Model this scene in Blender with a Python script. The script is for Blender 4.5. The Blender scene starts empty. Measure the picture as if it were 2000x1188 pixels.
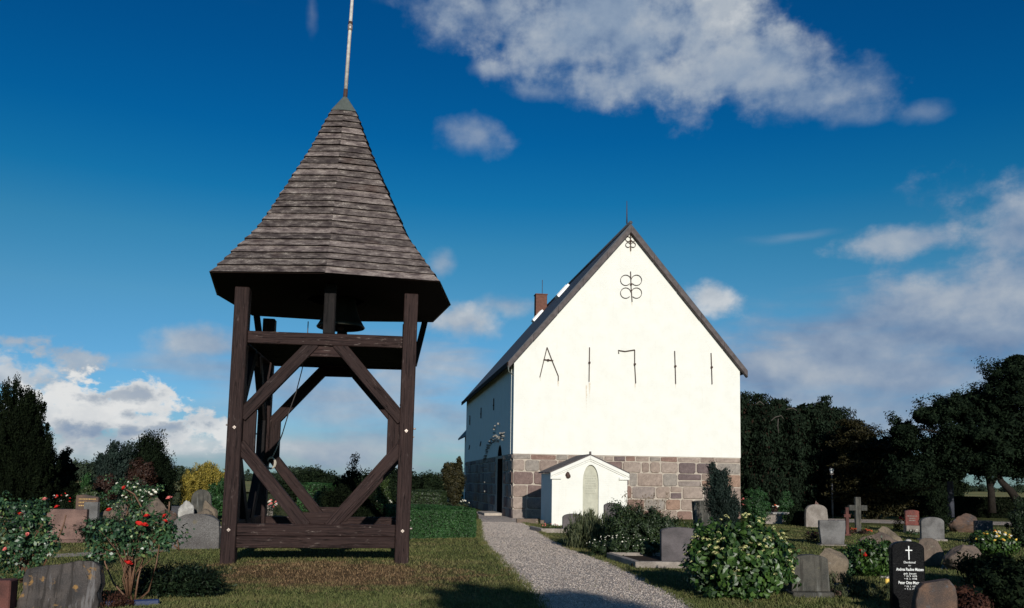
import bpy, bmesh, math, random
import numpy as np
from mathutils import Vector, Matrix, noise

random.seed(7)
rng = np.random.default_rng(7)
SC = bpy.context.scene
COL = SC.collection
PI = math.pi
R = math.radians

# ------------------------------------------------------------------ camera
F = 1650.0                       # focal length in pixels of the 2000 px wide photograph
EYE = 1.65
PITCH, ROLL, SHIFT = R(5.2), R(0.8), 0.0979
cam_d = bpy.data.cameras.new('camera')
cam = bpy.data.objects.new('camera', cam_d)
COL.objects.link(cam)
cam_d.sensor_width = 36.0
cam_d.lens = F / 2000 * 36
cam_d.shift_y = SHIFT
cam_d.clip_start = 0.1
cam_d.clip_end = 8000
CM = Matrix.Translation((0, 0, EYE)) @ Matrix.Rotation(PI / 2 + PITCH, 4, 'X') @ Matrix.Rotation(ROLL, 4, 'Z')
cam.matrix_world = CM
SC.camera = cam
CR = CM.to_3x3()


def ray(px, py):
    return (CR @ Vector(((px - 1000) / F, (594 - py) / F + SHIFT * 2000 / F, -1.0))).normalized()


# ------------------------------------------------------------------ world and sun
SUN_EL, SUN_AZ = R(16.5), R(9.65)          # the sun stands behind the camera, a little to its right
SKY_STRENGTH = 0.1
to_sun = Vector((math.sin(SUN_AZ) * math.cos(SUN_EL), -math.cos(SUN_AZ) * math.cos(SUN_EL), math.sin(SUN_EL)))
sun_d = bpy.data.lights.new('sun', 'SUN')
sun_d.energy = 4.4
sun_d.angle = R(0.53)
sun_d.color = (1.0, 0.95, 0.865)
sun = bpy.data.objects.new('sun', sun_d)
COL.objects.link(sun)
sun.rotation_euler = (-to_sun).to_track_quat('-Z', 'Y').to_euler()
sun.location = (8, -30, 30)

SC.view_settings.view_transform = 'Standard'
SC.view_settings.look = 'None'
SC.view_settings.exposure = 0.0
SC.view_settings.gamma = 1.0
SC.view_settings.use_curve_mapping = False
SC.cycles.max_bounces = 6
SC.cycles.diffuse_bounces = 3
SC.cycles.transparent_max_bounces = 8


class NT:
    """small helper for node trees"""
    def __init__(s, tree):
        s.t = tree
        s.n = tree.nodes
        s.l = tree.links

    def new(s, kind, **kw):
        n = s.n.new(kind)
        for k, v in kw.items():
            setattr(n, k, v)
        return n

    def put(s, sock, v):
        if hasattr(v, 'is_linked') or isinstance(v, bpy.types.NodeSocket):
            s.l.new(v, sock)
        else:
            sock.default_value = v

    def math(s, op, a, b=0.0, c=None, clamp=False):
        n = s.new('ShaderNodeMath', operation=op)
        n.use_clamp = clamp
        s.put(n.inputs[0], a)
        s.put(n.inputs[1], b)
        if c is not None:
            s.put(n.inputs[2], c)
        return n.outputs[0]

    def vmath(s, op, a, b=(0, 0, 0)):
        n = s.new('ShaderNodeVectorMath', operation=op)
        s.put(n.inputs[0], a)
        s.put(n.inputs[1], b)
        return n.outputs['Value'] if op in ('LENGTH', 'DOT_PRODUCT') else n.outputs['Vector']

    def noise(s, vec, scale, detail=4.0, rough=0.55, dist=0.0, color=False):
        n = s.new('ShaderNodeTexNoise')
        s.put(n.inputs['Vector'], vec)
        n.inputs['Scale'].default_value = scale
        n.inputs['Detail'].default_value = detail
        n.inputs['Roughness'].default_value = rough
        n.inputs['Distortion'].default_value = dist
        return n.outputs['Color'] if color else n.outputs[0]

    def voronoi(s, vec, scale, feature='F1', out=0, rand=1.0):
        n = s.new('ShaderNodeTexVoronoi', feature=feature)
        s.put(n.inputs['Vector'], vec)
        n.inputs['Scale'].default_value = scale
        n.inputs['Randomness'].default_value = rand
        return n.outputs[out]

    def mix(s, fac, a, b, mode='MIX'):
        n = s.new('ShaderNodeMix', data_type='RGBA', blend_type=mode)
        n.clamp_factor = True
        s.put(n.inputs[0], fac)
        s.put(n.inputs[6], a if not isinstance(a, tuple) else (*a[:3], 1))
        s.put(n.inputs[7], b if not isinstance(b, tuple) else (*b[:3], 1))
        return n.outputs[2]

    def ramp(s, fac, stops, interp='LINEAR'):
        n = s.new('ShaderNodeValToRGB')
        n.color_ramp.interpolation = interp
        el = n.color_ramp.elements
        while len(el) < len(stops):
            el.new(0.5)
        for e, (p, c) in zip(el, stops):
            e.position = p
            e.color = (*c[:3], 1) if isinstance(c, tuple) else (c, c, c, 1)
        s.put(n.inputs[0], fac)
        return n.outputs[0]

    def range(s, v, a, b, c=0.0, d=1.0, smooth=True):
        n = s.new('ShaderNodeMapRange', interpolation_type='SMOOTHSTEP' if smooth else 'LINEAR')
        s.put(n.inputs[0], v)
        for i, x in enumerate((a, b, c, d)):
            n.inputs[i + 1].default_value = x
        return n.outputs[0]

    def scale(s, vec, xyz):
        return s.vmath('MULTIPLY', vec, xyz)


def build_world():
    w = bpy.data.worlds.new('World')
    SC.world = w
    w.use_nodes = True
    nt = NT(w.node_tree)
    nt.n.clear()
    out = nt.new('ShaderNodeOutputWorld')
    bg = nt.new('ShaderNodeBackground')
    bg.inputs['Strength'].default_value = SKY_STRENGTH
    nt.l.new(bg.outputs[0], out.inputs[0])
    sky = nt.new('ShaderNodeTexSky', sky_type='NISHITA')
    sky.sun_disc = False
    sky.sun_elevation = SUN_EL
    sky.sun_rotation = PI - SUN_AZ
    sky.air_density = 1.0
    sky.dust_density = 0.3
    sky.ozone_density = 2.5
    tc = nt.new('ShaderNodeTexCoord')
    d = tc.outputs['Generated']
    sep = nt.new('ShaderNodeSeparateXYZ')
    nt.l.new(d, sep.inputs[0])
    X, Y, Z = sep.outputs
    az = nt.math('ARCTAN2', X, Y)
    el = nt.math('ARCSINE', Z)
    cmb = nt.new('ShaderNodeCombineXYZ')
    nt.l.new(az, cmb.inputs[0])
    nt.l.new(el, cmb.inputs[1])
    P = cmb.outputs[0]
    # deep slide-film blue: saturate the physical sky, keep it pale towards the horizon
    hs = nt.new('ShaderNodeHueSaturation')
    nt.l.new(sky.outputs[0], hs.inputs['Color'])
    hs.inputs['Saturation'].default_value = SKY_SAT
    elr = nt.range(el, 0.0, 0.75, 0, 1, smooth=False)
    tint = nt.ramp(elr, SKY_TINT)
    base = nt.mix(1.0, hs.outputs[0], tint, 'MULTIPLY')
    # ---- clouds: soft banks placed by direction, broken up by noise
    fb = nt.noise(nt.scale(P, (1, 1.25, 1)), 8.0, 9, 0.52, 0.1)
    fb2 = nt.noise(nt.vmath('ADD', nt.scale(P, (1, 1.25, 1)), (0.004, 0.026, 0)), 8.0, 5, 0.5, 0.1)
    fine = nt.noise(nt.scale(P, (1, 1.3, 1)), 42.0, 5, 0.6)
    streak = nt.noise(nt.scale(P, (0.35, 1.9, 1)), 13.0, 6, 0.55, 0.3)
    f0 = nt.math('ADD', nt.math('SUBTRACT', fb, 0.5), nt.math('MULTIPLY', nt.math('SUBTRACT', fine, 0.5), 0.28))
    s0 = nt.math('SUBTRACT', streak, 0.5)
    puff = nt.noise(nt.scale(P, (1, 1.5, 1)), 26.0, 8, 0.6, 0.1)
    k0 = nt.math('ADD', nt.math('SUBTRACT', puff, 0.5), nt.math('MULTIPLY', f0, 0.35))
    warp = nt.vmath('MULTIPLY', nt.vmath('SUBTRACT', nt.noise(P, 6.0, 3, 0.5, color=True), (0.5, 0.5, 0.5)), (0.045, 0.03, 0))
    Pw = nt.vmath('ADD', P, warp)
    acc = None
    tone = None
    for (cx, cy, rx, ry, op, soft, tn, kind) in CLOUDS:
        a = ray(cx, cy)
        ca, ce = math.atan2(a.x, a.y), math.asin(a.z)
        q = nt.vmath('MULTIPLY', nt.vmath('SUBTRACT', Pw, (ca, ce, 0)), (F / rx * 0.82, F / ry * 0.82, 0))
        ln = nt.vmath('LENGTH', q)
        n0, amp = {'c': (f0, 2.3), 's': (s0, 2.0), 'k': (k0, 3.4)}[kind]
        v = nt.math('ADD', nt.math('SUBTRACT', 1.0, ln), nt.math('MULTIPLY', n0, amp))
        v = nt.math('MULTIPLY', nt.range(v, 0.0, soft), op)
        t = nt.math('MULTIPLY', v, tn)
        if acc is None:
            acc, tone = v, t
        else:
            tone = nt.math('MAXIMUM', nt.math('MULTIPLY', tone, nt.math('SUBTRACT', 1.0, v)), 0.0)
            tone = nt.math('ADD', tone, t)
            acc = nt.math('ADD', nt.math('MULTIPLY', acc, nt.math('SUBTRACT', 1.0, v)), v)
    tnorm = nt.math('DIVIDE', tone, nt.math('MAXIMUM', acc, 0.001))
    # outside the frame: the same broken fair-weather cloud goes on
    out_az = nt.range(nt.math('ABSOLUTE', az), 0.62, 0.85)
    up = nt.range(el, 0.50, 0.62)
    outm = nt.math('MAXIMUM', out_az, up)
    gen = nt.math('MULTIPLY', nt.range(nt.math('ADD', fb, nt.math('MULTIPLY', s0, 0.6)), 0.50, 0.72), nt.math('MULTIPLY', outm, 0.75))
    dens = nt.math('MAXIMUM', acc, gen, clamp=True)
    relief = nt.math('MULTIPLY', nt.math('SUBTRACT', fb, fb2), 1.3)
    lum = nt.math('ADD', nt.math('ADD', nt.math('MAXIMUM', tnorm, nt.math('MULTIPLY', gen, 0.45)), relief), nt.math('MULTIPLY', nt.math('SUBTRACT', fine, 0.5), 0.25), clamp=True)
    k = 1 / SKY_STRENGTH
    ccol = nt.ramp(lum, [(0.0, (0.12 * k, 0.20 * k, 0.35 * k)), (0.35, (0.25 * k, 0.33 * k, 0.45 * k)), (0.65, (0.42 * k, 0.47 * k, 0.53 * k)), (1.0, (0.74 * k, 0.75 * k, 0.75 * k))])
    col = nt.mix(dens, base, ccol)
    nt.l.new(col, bg.inputs['Color'])


SKY_SAT = 1.35
SKY_TINT = [(0.0, (0.30, 0.52, 1.0)), (0.12, (0.42, 0.66, 0.95)), (0.27, (0.58, 0.78, 0.80)), (0.36, (0.42, 0.77, 0.76)), (0.43, (0.13, 0.68, 0.76)), (0.52, (0.035, 0.57, 0.74)), (0.63, (0.02, 0.51, 0.70)), (1.0, (0.02, 0.43, 0.62))]
# cx, cy, rx, ry in photograph pixels -> direction; opacity, edge softness, tone (0 grey-blue .. 1 white), cumulus / sheet
CLOUDS = [
    (1700, 790, 400, 130, .9, 1.1, .40, 's'), (1900, 690, 400, 120, .85, 1.2, .24, 'c'), (1830, 660, 420, 105, .92, .9, .27, 's'), (1620, 700, 230, 55, .85, .9, .36, 's'), (1990, 560, 170, 170, .92, .8, .30, 'c'),
    (1960, 470, 110, 75, .85, .8, .44, 'c'), (1790, 472, 120, 32, .85, .7, .50, 'c'), (1860, 590, 170, 45, .8, .9, .42, 'c'), (1520, 740, 130, 60, .7, 1.0, .44, 's'), (1560, 460, 110, 14, .25, 1.2, .5, 's'),
    (660, 800, 320, 150, .85, 1.2, .44, 's'), (860, 720, 140, 44, .8, 1.0, .55, 's'), (370, 715, 150, 22, .6, 1.0, .55, 's'), (800, 780, 150, 70, .6, 1.2, .42, 's'),
    (690, 880, 260, 40, .85, 1.0, .60, 's'), (900, 850, 150, 70, .6, 1.2, .45, 's'), (200, 905, 300, 26, .6, 1.2, .42, 's'),
    (975, 5, 190, 75, .92, 1.0, .38, 'c'), (1185, 35, 270, 125, .96, 1.0, .41, 'c'), (1090, 60, 150, 70, .93, 1.1, .38, 'c'), (1250, 90, 170, 80, .93, 1.1, .40, 'c'), (1365, 60, 140, 125, .97, .9, .50, 'c'),
    (1500, 150, 95, 74, .90, 1.0, .50, 'c'), (1440, 120, 120, 60, .85, 1.1, .44, 'c'), (1220, 160, 200, 42, .85, 1.1, .35, 'c'), (955, 130, 50, 20, .7, 1.1, .42, 'c'), (1060, 180, 85, 22, .65, 1.1, .36, 'c'), (1570, 195, 120, 46, .85, 1.1, .43, 'c'), (1650, 232, 70, 20, .55, 1.2, .42, 'c'), (1420, 10, 70, 60, .95, .9, .74, 'c'),
    (930, 270, 70, 36, .6, 1.2, .46, 'c'), (1815, 230, 46, 18, .4, 1.2, .45, 'c'), (615, 15, 14, 45, .25, 1.4, .5, 'c'),
    (385, 668, 75, 30, .85, .9, .5, 'c'), (858, 515, 32, 28, .6, 1.1, .5, 'c'), (890, 630, 80, 46, .92, .8, .60, 'c'),
    (990, 598, 85, 26, .7, 1.0, .48, 'c'), (1390, 586, 56, 38, .92, .7, .72, 'c'),
    (45, 660, 48, 20, .85, .8, .58, 'k'), (130, 690, 62, 24, .85, .8, .55, 'k'), (35, 728, 85, 36, .9, .8, .62, 'k'),
    (150, 800, 100, 52, .97, .45, .92, 'k'), (230, 800, 85, 58, .97, .45, .98, 'k'), (305, 818, 55, 44, .97, .45, .98, 'k'), (395, 836, 70, 38, .95, .45, .93, 'k'), (240, 866, 230, 26, .85, .8, .70, 's'),
    (195, 832, 52, 16, .75, .9, .30, 'k'), (262, 834, 38, 13, .75, .9, .32, 'k'), (352, 834, 55, 15, .75, .9, .34, 'k'), (222, 764, 58, 16, .75, .9, .36, 'k'), (258, 803, 30, 11, .75, .8, .34, 'k'), (120, 835, 40, 18, .6, 1.0, .42, 'k'),
]
build_world()


# ------------------------------------------------------------------ ground height and pixel helpers
def gz(x, y):
    """height of the lawn: almost flat, low swells, the tower on a slight mound with a bank towards the viewer"""
    z = 0.035 * noise.noise(Vector((x * 0.16, y * 0.16, 3.1))) + 0.012 * noise.noise(Vector((x * 0.7, y * 0.7, 8.3)))
    m = math.exp(-((x + 3.8) / 2.9) ** 4 - ((y - 17.9) / 2.35) ** 4)
    d = math.exp(-((x + 3.4) / 3.0) ** 4 - ((y - 13.4) / 1.5) ** 4)
    return z * max(0.0, 1 - max(0, y - 60) / 60) + 0.07 * m - 0.10 * d


def gnd(px, py):
    d = ray(px, py)
    t = EYE / -d.z
    x, y = d.x * t, d.y * t
    for _ in range(3):
        t = (EYE - gz(x, y)) / -d.z
        x, y = d.x * t, d.y * t
    return Vector((x, y, gz(x, y)))


def atY(px, py, Y):
    d = ray(px, py)
    t = Y / d.y
    return Vector((d.x * t, Y, EYE + d.z * t))


def hit(px, py, p0, n):
    d = ray(px, py)
    t = (Vector(p0) - Vector((0, 0, EYE))).dot(n) / d.dot(n)
    return Vector((0, 0, EYE)) + d * t


# ------------------------------------------------------------------ object helpers
def tag(o, label=None, cat=None, group=None, kind=None):
    if label:
        o['label'] = label
    if cat:
        o['category'] = cat
    if group:
        o['group'] = group
    if kind:
        o['kind'] = kind
    return o


def thing(name, label, cat, loc=(0, 0, 0), rz=0.0, group=None):
    o = bpy.data.objects.new(name, None)
    COL.objects.link(o)
    o.empty_display_size = 0.2
    o.location = loc
    o.rotation_euler = (0, 0, rz)
    return tag(o, label, cat, group)


def link_mesh(name, me, mat, parent=None, loc=None, kind=None):
    if mat is not None and not me.materials:
        me.materials.append(mat)
    o = bpy.data.objects.new(name, me)
    COL.objects.link(o)
    if parent is not None:
        o.parent = parent
    if loc is not None:
        o.location = loc
    if kind:
        o['kind'] = kind
    return o


def obj_bm(name, bm, mat, parent=None, loc=None, smooth=False, kind=None):
    bmesh.ops.recalc_face_normals(bm, faces=bm.faces[:])
    me = bpy.data.meshes.new(name)
    bm.to_mesh(me)
    bm.free()
    if smooth:
        me.polygons.foreach_set('use_smooth', [True] * len(me.polygons))
    return link_mesh(name, me, mat, parent, loc, kind)


def obj_py(name, verts, faces, mat, parent=None, loc=None, smooth=False, kind=None):
    me = bpy.data.meshes.new(name)
    me.from_pydata([tuple(v) for v in verts], [], faces)
    me.update()
    if smooth:
        me.polygons.foreach_set('use_smooth', [True] * len(me.polygons))
    return link_mesh(name, me, mat, parent, loc, kind)


def mesh_np(name, verts, nper, rnd=None):
    """mesh of len(verts)/nper separate polygons with nper corners each"""
    verts = np.asarray(verts, dtype=np.float32).reshape(-1, 3)
    nv = len(verts)
    nf = nv // nper
    me = bpy.data.meshes.new(name)
    me.vertices.add(nv)
    me.vertices.foreach_set('co', verts.ravel())
    me.loops.add(nv)
    me.loops.foreach_set('vertex_index', np.arange(nv, dtype=np.int32))
    me.polygons.add(nf)
    me.polygons.foreach_set('loop_start', np.arange(0, nv, nper, dtype=np.int32))
    if rnd is not None:
        at = me.attributes.new('rnd', 'FLOAT', 'POINT')
        at.data.foreach_set('value', np.repeat(np.asarray(rnd, dtype=np.float32), nper))
    me.update(calc_edges=True)
    return me


def bm_box(bm, sx, sy, sz, c=(0, 0, 0), rot=None, bev=0.0):
    g = bmesh.ops.create_cube(bm, size=1.0)
    vs = g['verts']
    for v in vs:
        v.co = Vector((v.co.x * sx, v.co.y * sy, v.co.z * sz))
    if bev > 0:
        es = list({e for v in vs for e in v.link_edges})
        b = bmesh.ops.bevel(bm, geom=es, offset=bev, segments=1, affect='EDGES', profile=0.5)
        vs = list({v for f in b['faces'] for v in f.verts} | {v for v in vs if v.is_valid})
    for v in vs:
        if rot is not None:
            v.co = rot @ v.co
        v.co += Vector(c)
    return vs


def box(name, sx, sy, sz, c, mat, parent=None, bev=0.0, kind=None):
    bm = bmesh.new()
    bm_box(bm, sx, sy, sz, (0, 0, 0), None, bev)
    return obj_bm(name, bm, mat, parent, c, kind=kind)


def bm_tube(bm, pts, rad, seg=6, cap=True):
    pts = [Vector(p) for p in pts]
    rad = [rad] * len(pts) if not hasattr(rad, '__len__') else rad
    rings = []
    up = Vector((0.31, 0.17, 0.93))
    for i, p in enumerate(pts):
        t = (pts[min(i + 1, len(pts) - 1)] - pts[max(i - 1, 0)]).normalized()
        a = t.cross(up)
        if a.length < 0.05:
            a = t.cross(Vector((1, 0, 0)))
        a.normalize()
        b = t.cross(a)
        rings.append([bm.verts.new(p + (a * math.cos(2 * PI * k / seg) + b * math.sin(2 * PI * k / seg)) * rad[i]) for k in range(seg)])
    for i in range(len(rings) - 1):
        for k in range(seg):
            bm.faces.new((rings[i][k], rings[i][(k + 1) % seg], rings[i + 1][(k + 1) % seg], rings[i + 1][k]))
    if cap:
        bm.faces.new(rings[0])
        bm.faces.new(list(reversed(rings[-1])))


def tube(name, pts, rad, mat, parent=None, seg=6, smooth=True, kind=None):
    bm = bmesh.new()
    bm_tube(bm, pts, rad, seg)
    return obj_bm(name, bm, mat, parent, smooth=smooth, kind=kind)


def bm_lathe(bm, prof, seg=24):
    rings = []
    for r, z in prof:
        rings.append([bm.verts.new((r * math.cos(2 * PI * k / seg), r * math.sin(2 * PI * k / seg), z)) for k in range(seg)] if r > 1e-5 else [bm.verts.new((0, 0, z))])
    for a, b in zip(rings, rings[1:]):
        for k in range(seg):
            k2 = (k + 1) % seg
            if len(a) == 1 and len(b) == 1:
                continue
            if len(a) == 1:
                bm.faces.new((a[0], b[k], b[k2]))
            elif len(b) == 1:
                bm.faces.new((a[k], a[k2], b[0]))
            else:
                bm.faces.new((a[k], a[k2], b[k2], b[k]))


def bm_prism(bm, outline, y0, y1, bev=0.0, seg=1):
    """outline in x,z extruded from y0 to y1"""
    vs = [bm.verts.new((x, y0, z)) for x, z in outline]
    f = bm.faces.new(vs)
    r = bmesh.ops.extrude_face_region(bm, geom=[f])
    nv = [g for g in r['geom'] if isinstance(g, bmesh.types.BMVert)]
    for v in nv:
        v.co.y = y1
    if bev > 0:
        es = [e for e in {e for v in vs + nv for e in v.link_edges} if len(e.link_faces) == 2 and e.calc_face_angle(0) > 0.6]
        bmesh.ops.bevel(bm, geom=es, offset=bev, segments=seg, affect='EDGES', profile=0.5)


def prism(name, outline, y0, y1, mat, parent=None, bev=0.0, loc=None, kind=None):
    bm = bmesh.new()
    bm_prism(bm, outline, y0, y1, bev)
    return obj_bm(name, bm, mat, parent, loc, kind=kind)
# ------------------------------------------------------------------ materials
def new_mat(name):
    m = bpy.data.materials.new(name)
    m.use_nodes = True
    nt = NT(m.node_tree)
    b = nt.n.get('Principled BSDF')
    return m, nt, b


def coords(nt, what='Object'):
    return nt.new('ShaderNodeTexCoord').outputs[what]


def bump(nt, b, h, strength, dist=0.02):
    n = nt.new('ShaderNodeBump')
    n.inputs['Strength'].default_value = strength
    n.inputs['Distance'].default_value = dist
    nt.put(n.inputs['Height'], h)
    nt.l.new(n.outputs[0], b.inputs['Normal'])


def obj_random(nt):
    return nt.new('ShaderNodeObjectInfo').outputs['Random']


def plain(name, col, rough=0.7, spec=0.3, metal=0.0, var=0.25, scale=9.0, bmp=0.15):
    m, nt, b = new_mat(name)
    c = coords(nt)
    n = nt.noise(c, scale, 5, 0.6)
    k = nt.range(n, 0.25, 0.75, 1 - var, 1 + var, smooth=False)
    nt.l.new(nt.mix(1.0, tuple(col), k, 'MULTIPLY'), b.inputs['Base Color'])
    b.inputs['Roughness'].default_value = rough
    b.inputs['Specular IOR Level'].default_value = spec
    b.inputs['Metallic'].default_value = metal
    if bmp:
        bump(nt, b, nt.noise(c, scale * 5, 4, 0.6), bmp, 0.01)
    return m


STONE_K = 0.62


def granite(name, c1, c2, speck=0.5, moss=None, moss_amt=0.0, streak=0.0, rough=0.8, spec=0.25, scale=1.0, dark=(0.025, 0.024, 0.024), k=None):
    """speckled stone with mottling, optional lichen patches and vertical run stains"""
    m, nt, b = new_mat(name)
    kk = STONE_K if k is None else k
    c1, c2 = tuple(x * kk for x in c1), tuple(x * kk * 0.7 for x in c2)
    if moss:
        moss = tuple(x * 0.8 for x in moss)
    sh = nt.new('ShaderNodeCombineXYZ')
    rr = obj_random(nt)
    nt.l.new(nt.math('MULTIPLY', rr, 53.0), sh.inputs[0])
    nt.l.new(nt.math('MULTIPLY', rr, 29.0), sh.inputs[2])
    c = nt.vmath('ADD', coords(nt), sh.outputs[0])
    big = nt.noise(c, 3.0 * scale, 5, 0.6)
    col = nt.mix(nt.range(big, 0.35, 0.65), tuple(c1), tuple(c2))
    sp = nt.voronoi(c, 95.0 * scale)
    spn = nt.noise(c, 120.0 * scale, 2, 0.5)
    col = nt.mix(nt.math('MULTIPLY', nt.range(spn, 0.54, 0.66), speck), col, tuple(dark))
    col = nt.mix(nt.math('MULTIPLY', nt.range(spn, 0.44, 0.34), speck * 0.6), col, tuple(min(0.75, x * 1.9 + 0.05) for x in c1))
    if streak > 0:
        s = nt.noise(nt.scale(c, (9, 9, 0.8)), 1.5, 5, 0.65)
        col = nt.mix(nt.math('MULTIPLY', nt.range(s, 0.50, 0.62), streak), col, tuple(x * 0.35 for x in c1))
        s2 = nt.noise(nt.vmath('ADD', nt.scale(c, (9, 9, 0.6)), (5, 2, 1)), 1.1, 4, 0.6)
        col = nt.mix(nt.math('MULTIPLY', nt.range(s2, 0.57, 0.64), streak * 0.8), col, tuple(min(0.6, x * 2.8 + 0.05) for x in c2))
    if moss:
        mm = nt.noise(nt.vmath('ADD', c, (3, 7, 1)), 5.0 * scale, 6, 0.65)
        col = nt.mix(nt.range(mm, 0.68 - moss_amt * 0.3, 0.75 - moss_amt * 0.25), col, tuple(moss))
    nt.l.new(col, b.inputs['Base Color'])
    b.inputs['Roughness'].default_value = rough
    b.inputs['Specular IOR Level'].default_value = spec
    h = nt.math('ADD', nt.noise(c, 22 * scale, 6, 0.65), nt.math('MULTIPLY', sp, 0.3))
    bump(nt, b, h, 0.45, 0.02)
    return m


def wood(name, c1, c2, worn=(0.2, 0.15, 0.13), worn_amt=0.5, rough=0.75, spec=0.3, per_obj=0.35):
    """sawn timber, grain along the local X axis, per-piece tone and worn pale flecks"""
    m, nt, b = new_mat(name)
    oi = nt.new('ShaderNodeObjectInfo')
    rnd = oi.outputs['Random']
    sh = nt.new('ShaderNodeCombineXYZ')
    nt.l.new(nt.math('MULTIPLY', rnd, 37.0), sh.inputs[0])
    nt.l.new(nt.math('MULTIPLY', rnd, 11.0), sh.inputs[1])
    c = nt.vmath('ADD', coords(nt), sh.outputs[0])
    g = nt.noise(nt.scale(c, (0.9, 16, 16)), 2.2, 7, 0.62, 0.4)
    fine = nt.noise(nt.scale(c, (2.0, 60, 60)), 2.0, 4, 0.6)
    col = nt.mix(nt.range(g, 0.3, 0.7), tuple(c1), tuple(c2))
    tone = nt.range(rnd, 0, 1, 1 - per_obj, 1 + per_obj, smooth=False)
    col = nt.mix(1.0, col, tone, 'MULTIPLY')
    w = nt.noise(nt.scale(c, (2.2, 7, 7)), 1.7, 8, 0.72)
    w2 = nt.math('MULTIPLY', nt.range(w, 0.57, 0.70), nt.range(fine, 0.3, 0.6))
    col = nt.mix(nt.math('MULTIPLY', w2, worn_amt), col, tuple(worn))
    dk = nt.noise(nt.scale(c, (1.2, 4, 4)), 2.7, 5, 0.6)
    col = nt.mix(nt.range(dk, 0.56, 0.74, 0, 0.7), col, tuple(x * 0.35 for x in c1))
    crk = nt.noise(nt.scale(c, (0.55, 22, 22)), 1.0, 3, 0.5)
    crack = nt.range(nt.math('ABSOLUTE', nt.math('SUBTRACT', crk, 0.5)), 0.016, 0.004)
    col = nt.mix(nt.math('MULTIPLY', crack, 0.85), col, (0.003, 0.002, 0.002))
    nt.l.new(col, b.inputs['Base Color'])
    b.inputs['Roughness'].default_value = rough
    b.inputs['Specular IOR Level'].default_value = spec
    bump(nt, b, nt.math('SUBTRACT', nt.math('ADD', fine, g), crack), 0.6, 0.01)
    return m


def board_wood():
    """split roof boards: weathered grey purple, blotched, with pale dry patches and dark wet ones"""
    m, nt, b = new_mat('weathered_roof_board')
    rnd = obj_random(nt)
    sh = nt.new('ShaderNodeCombineXYZ')
    nt.l.new(nt.math('MULTIPLY', rnd, 61.0), sh.inputs[0])
    nt.l.new(nt.math('MULTIPLY', rnd, 17.0), sh.inputs[1])
    c = nt.vmath('ADD', coords(nt), sh.outputs[0])
    blot = nt.noise(nt.scale(c, (2.6, 6, 6)), 1.6, 7, 0.68)
    grain = nt.noise(nt.scale(c, (3.5, 70, 70)), 1.6, 4, 0.65)
    speck = nt.noise(nt.scale(c, (16, 30, 30)), 1.5, 3, 0.6)
    tone = nt.ramp(rnd, [(0.0, 0.55), (0.25, 0.85), (0.5, 0.7), (0.75, 1.15), (1.0, 1.5)])
    col = nt.mix(nt.range(blot, 0.34, 0.62), (0.046, 0.034, 0.034), (0.160, 0.130, 0.118))
    col = nt.mix(1.0, col, tone, 'MULTIPLY')
    pale = nt.math('MULTIPLY', nt.range(blot, 0.50, 0.70), nt.range(speck, 0.42, 0.62))
    col = nt.mix(nt.math('MULTIPLY', pale, 0.75), col, (0.42, 0.37, 0.33))
    col = nt.mix(nt.range(grain, 0.60, 0.76, 0, 0.4), col, (0.022, 0.017, 0.019))
    rus = nt.noise(c, 0.9, 2, 0.5)
    col = nt.mix(nt.range(rus, 0.62, 0.72, 0, 0.35), col, (0.075, 0.040, 0.028))
    nt.l.new(col, b.inputs['Base Color'])
    b.inputs['Roughness'].default_value = 0.85
    b.inputs['Specular IOR Level'].default_value = 0.2
    bump(nt, b, nt.math('ADD', grain, nt.math('ADD', blot, speck)), 0.7, 0.012)
    return m


def leaf_mat(name, dark, light, rough=0.5, spec=0.35, trans=0.12, other=None, other_amt=0.0, k=None):
    """foliage: each leaf its own tone between dark and light; a few of another colour"""
    m, nt, b = new_mat(name)
    a = nt.new('ShaderNodeAttribute', attribute_name='rnd')
    r = a.outputs['Fac']
    kk = LEAF_K if k is None else k
    dark, light = [x * kk for x in dark], [x * kk for x in light]
    col = nt.mix(nt.math('POWER', r, 1.4), tuple(dark), tuple(light))
    big = nt.noise(coords(nt), 1.3, 3, 0.5)
    col = nt.mix(1.0, col, nt.range(big, 0.3, 0.7, 0.7, 1.3, smooth=False), 'MULTIPLY')
    if other:
        col = nt.mix(nt.range(r, 1 - other_amt, 1 - other_amt + 0.02), col, tuple(other))
    nt.l.new(col, b.inputs['Base Color'])
    b.inputs['Roughness'].default_value = rough
    b.inputs['Specular IOR Level'].default_value = spec
    if trans:
        t = nt.new('ShaderNodeBsdfTranslucent')
        nt.l.new(nt.mix(1.0, col, (1.0, 1.1, 0.5), 'MULTIPLY'), t.inputs['Color'])
        mx = nt.new('ShaderNodeMixShader')
        mx.inputs[0].default_value = trans
        nt.l.new(b.outputs[0], mx.inputs[1])
        nt.l.new(t.outputs[0], mx.inputs[2])
        nt.l.new(mx.outputs[0], nt.n['Material Output'].inputs[0])
    return m


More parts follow.
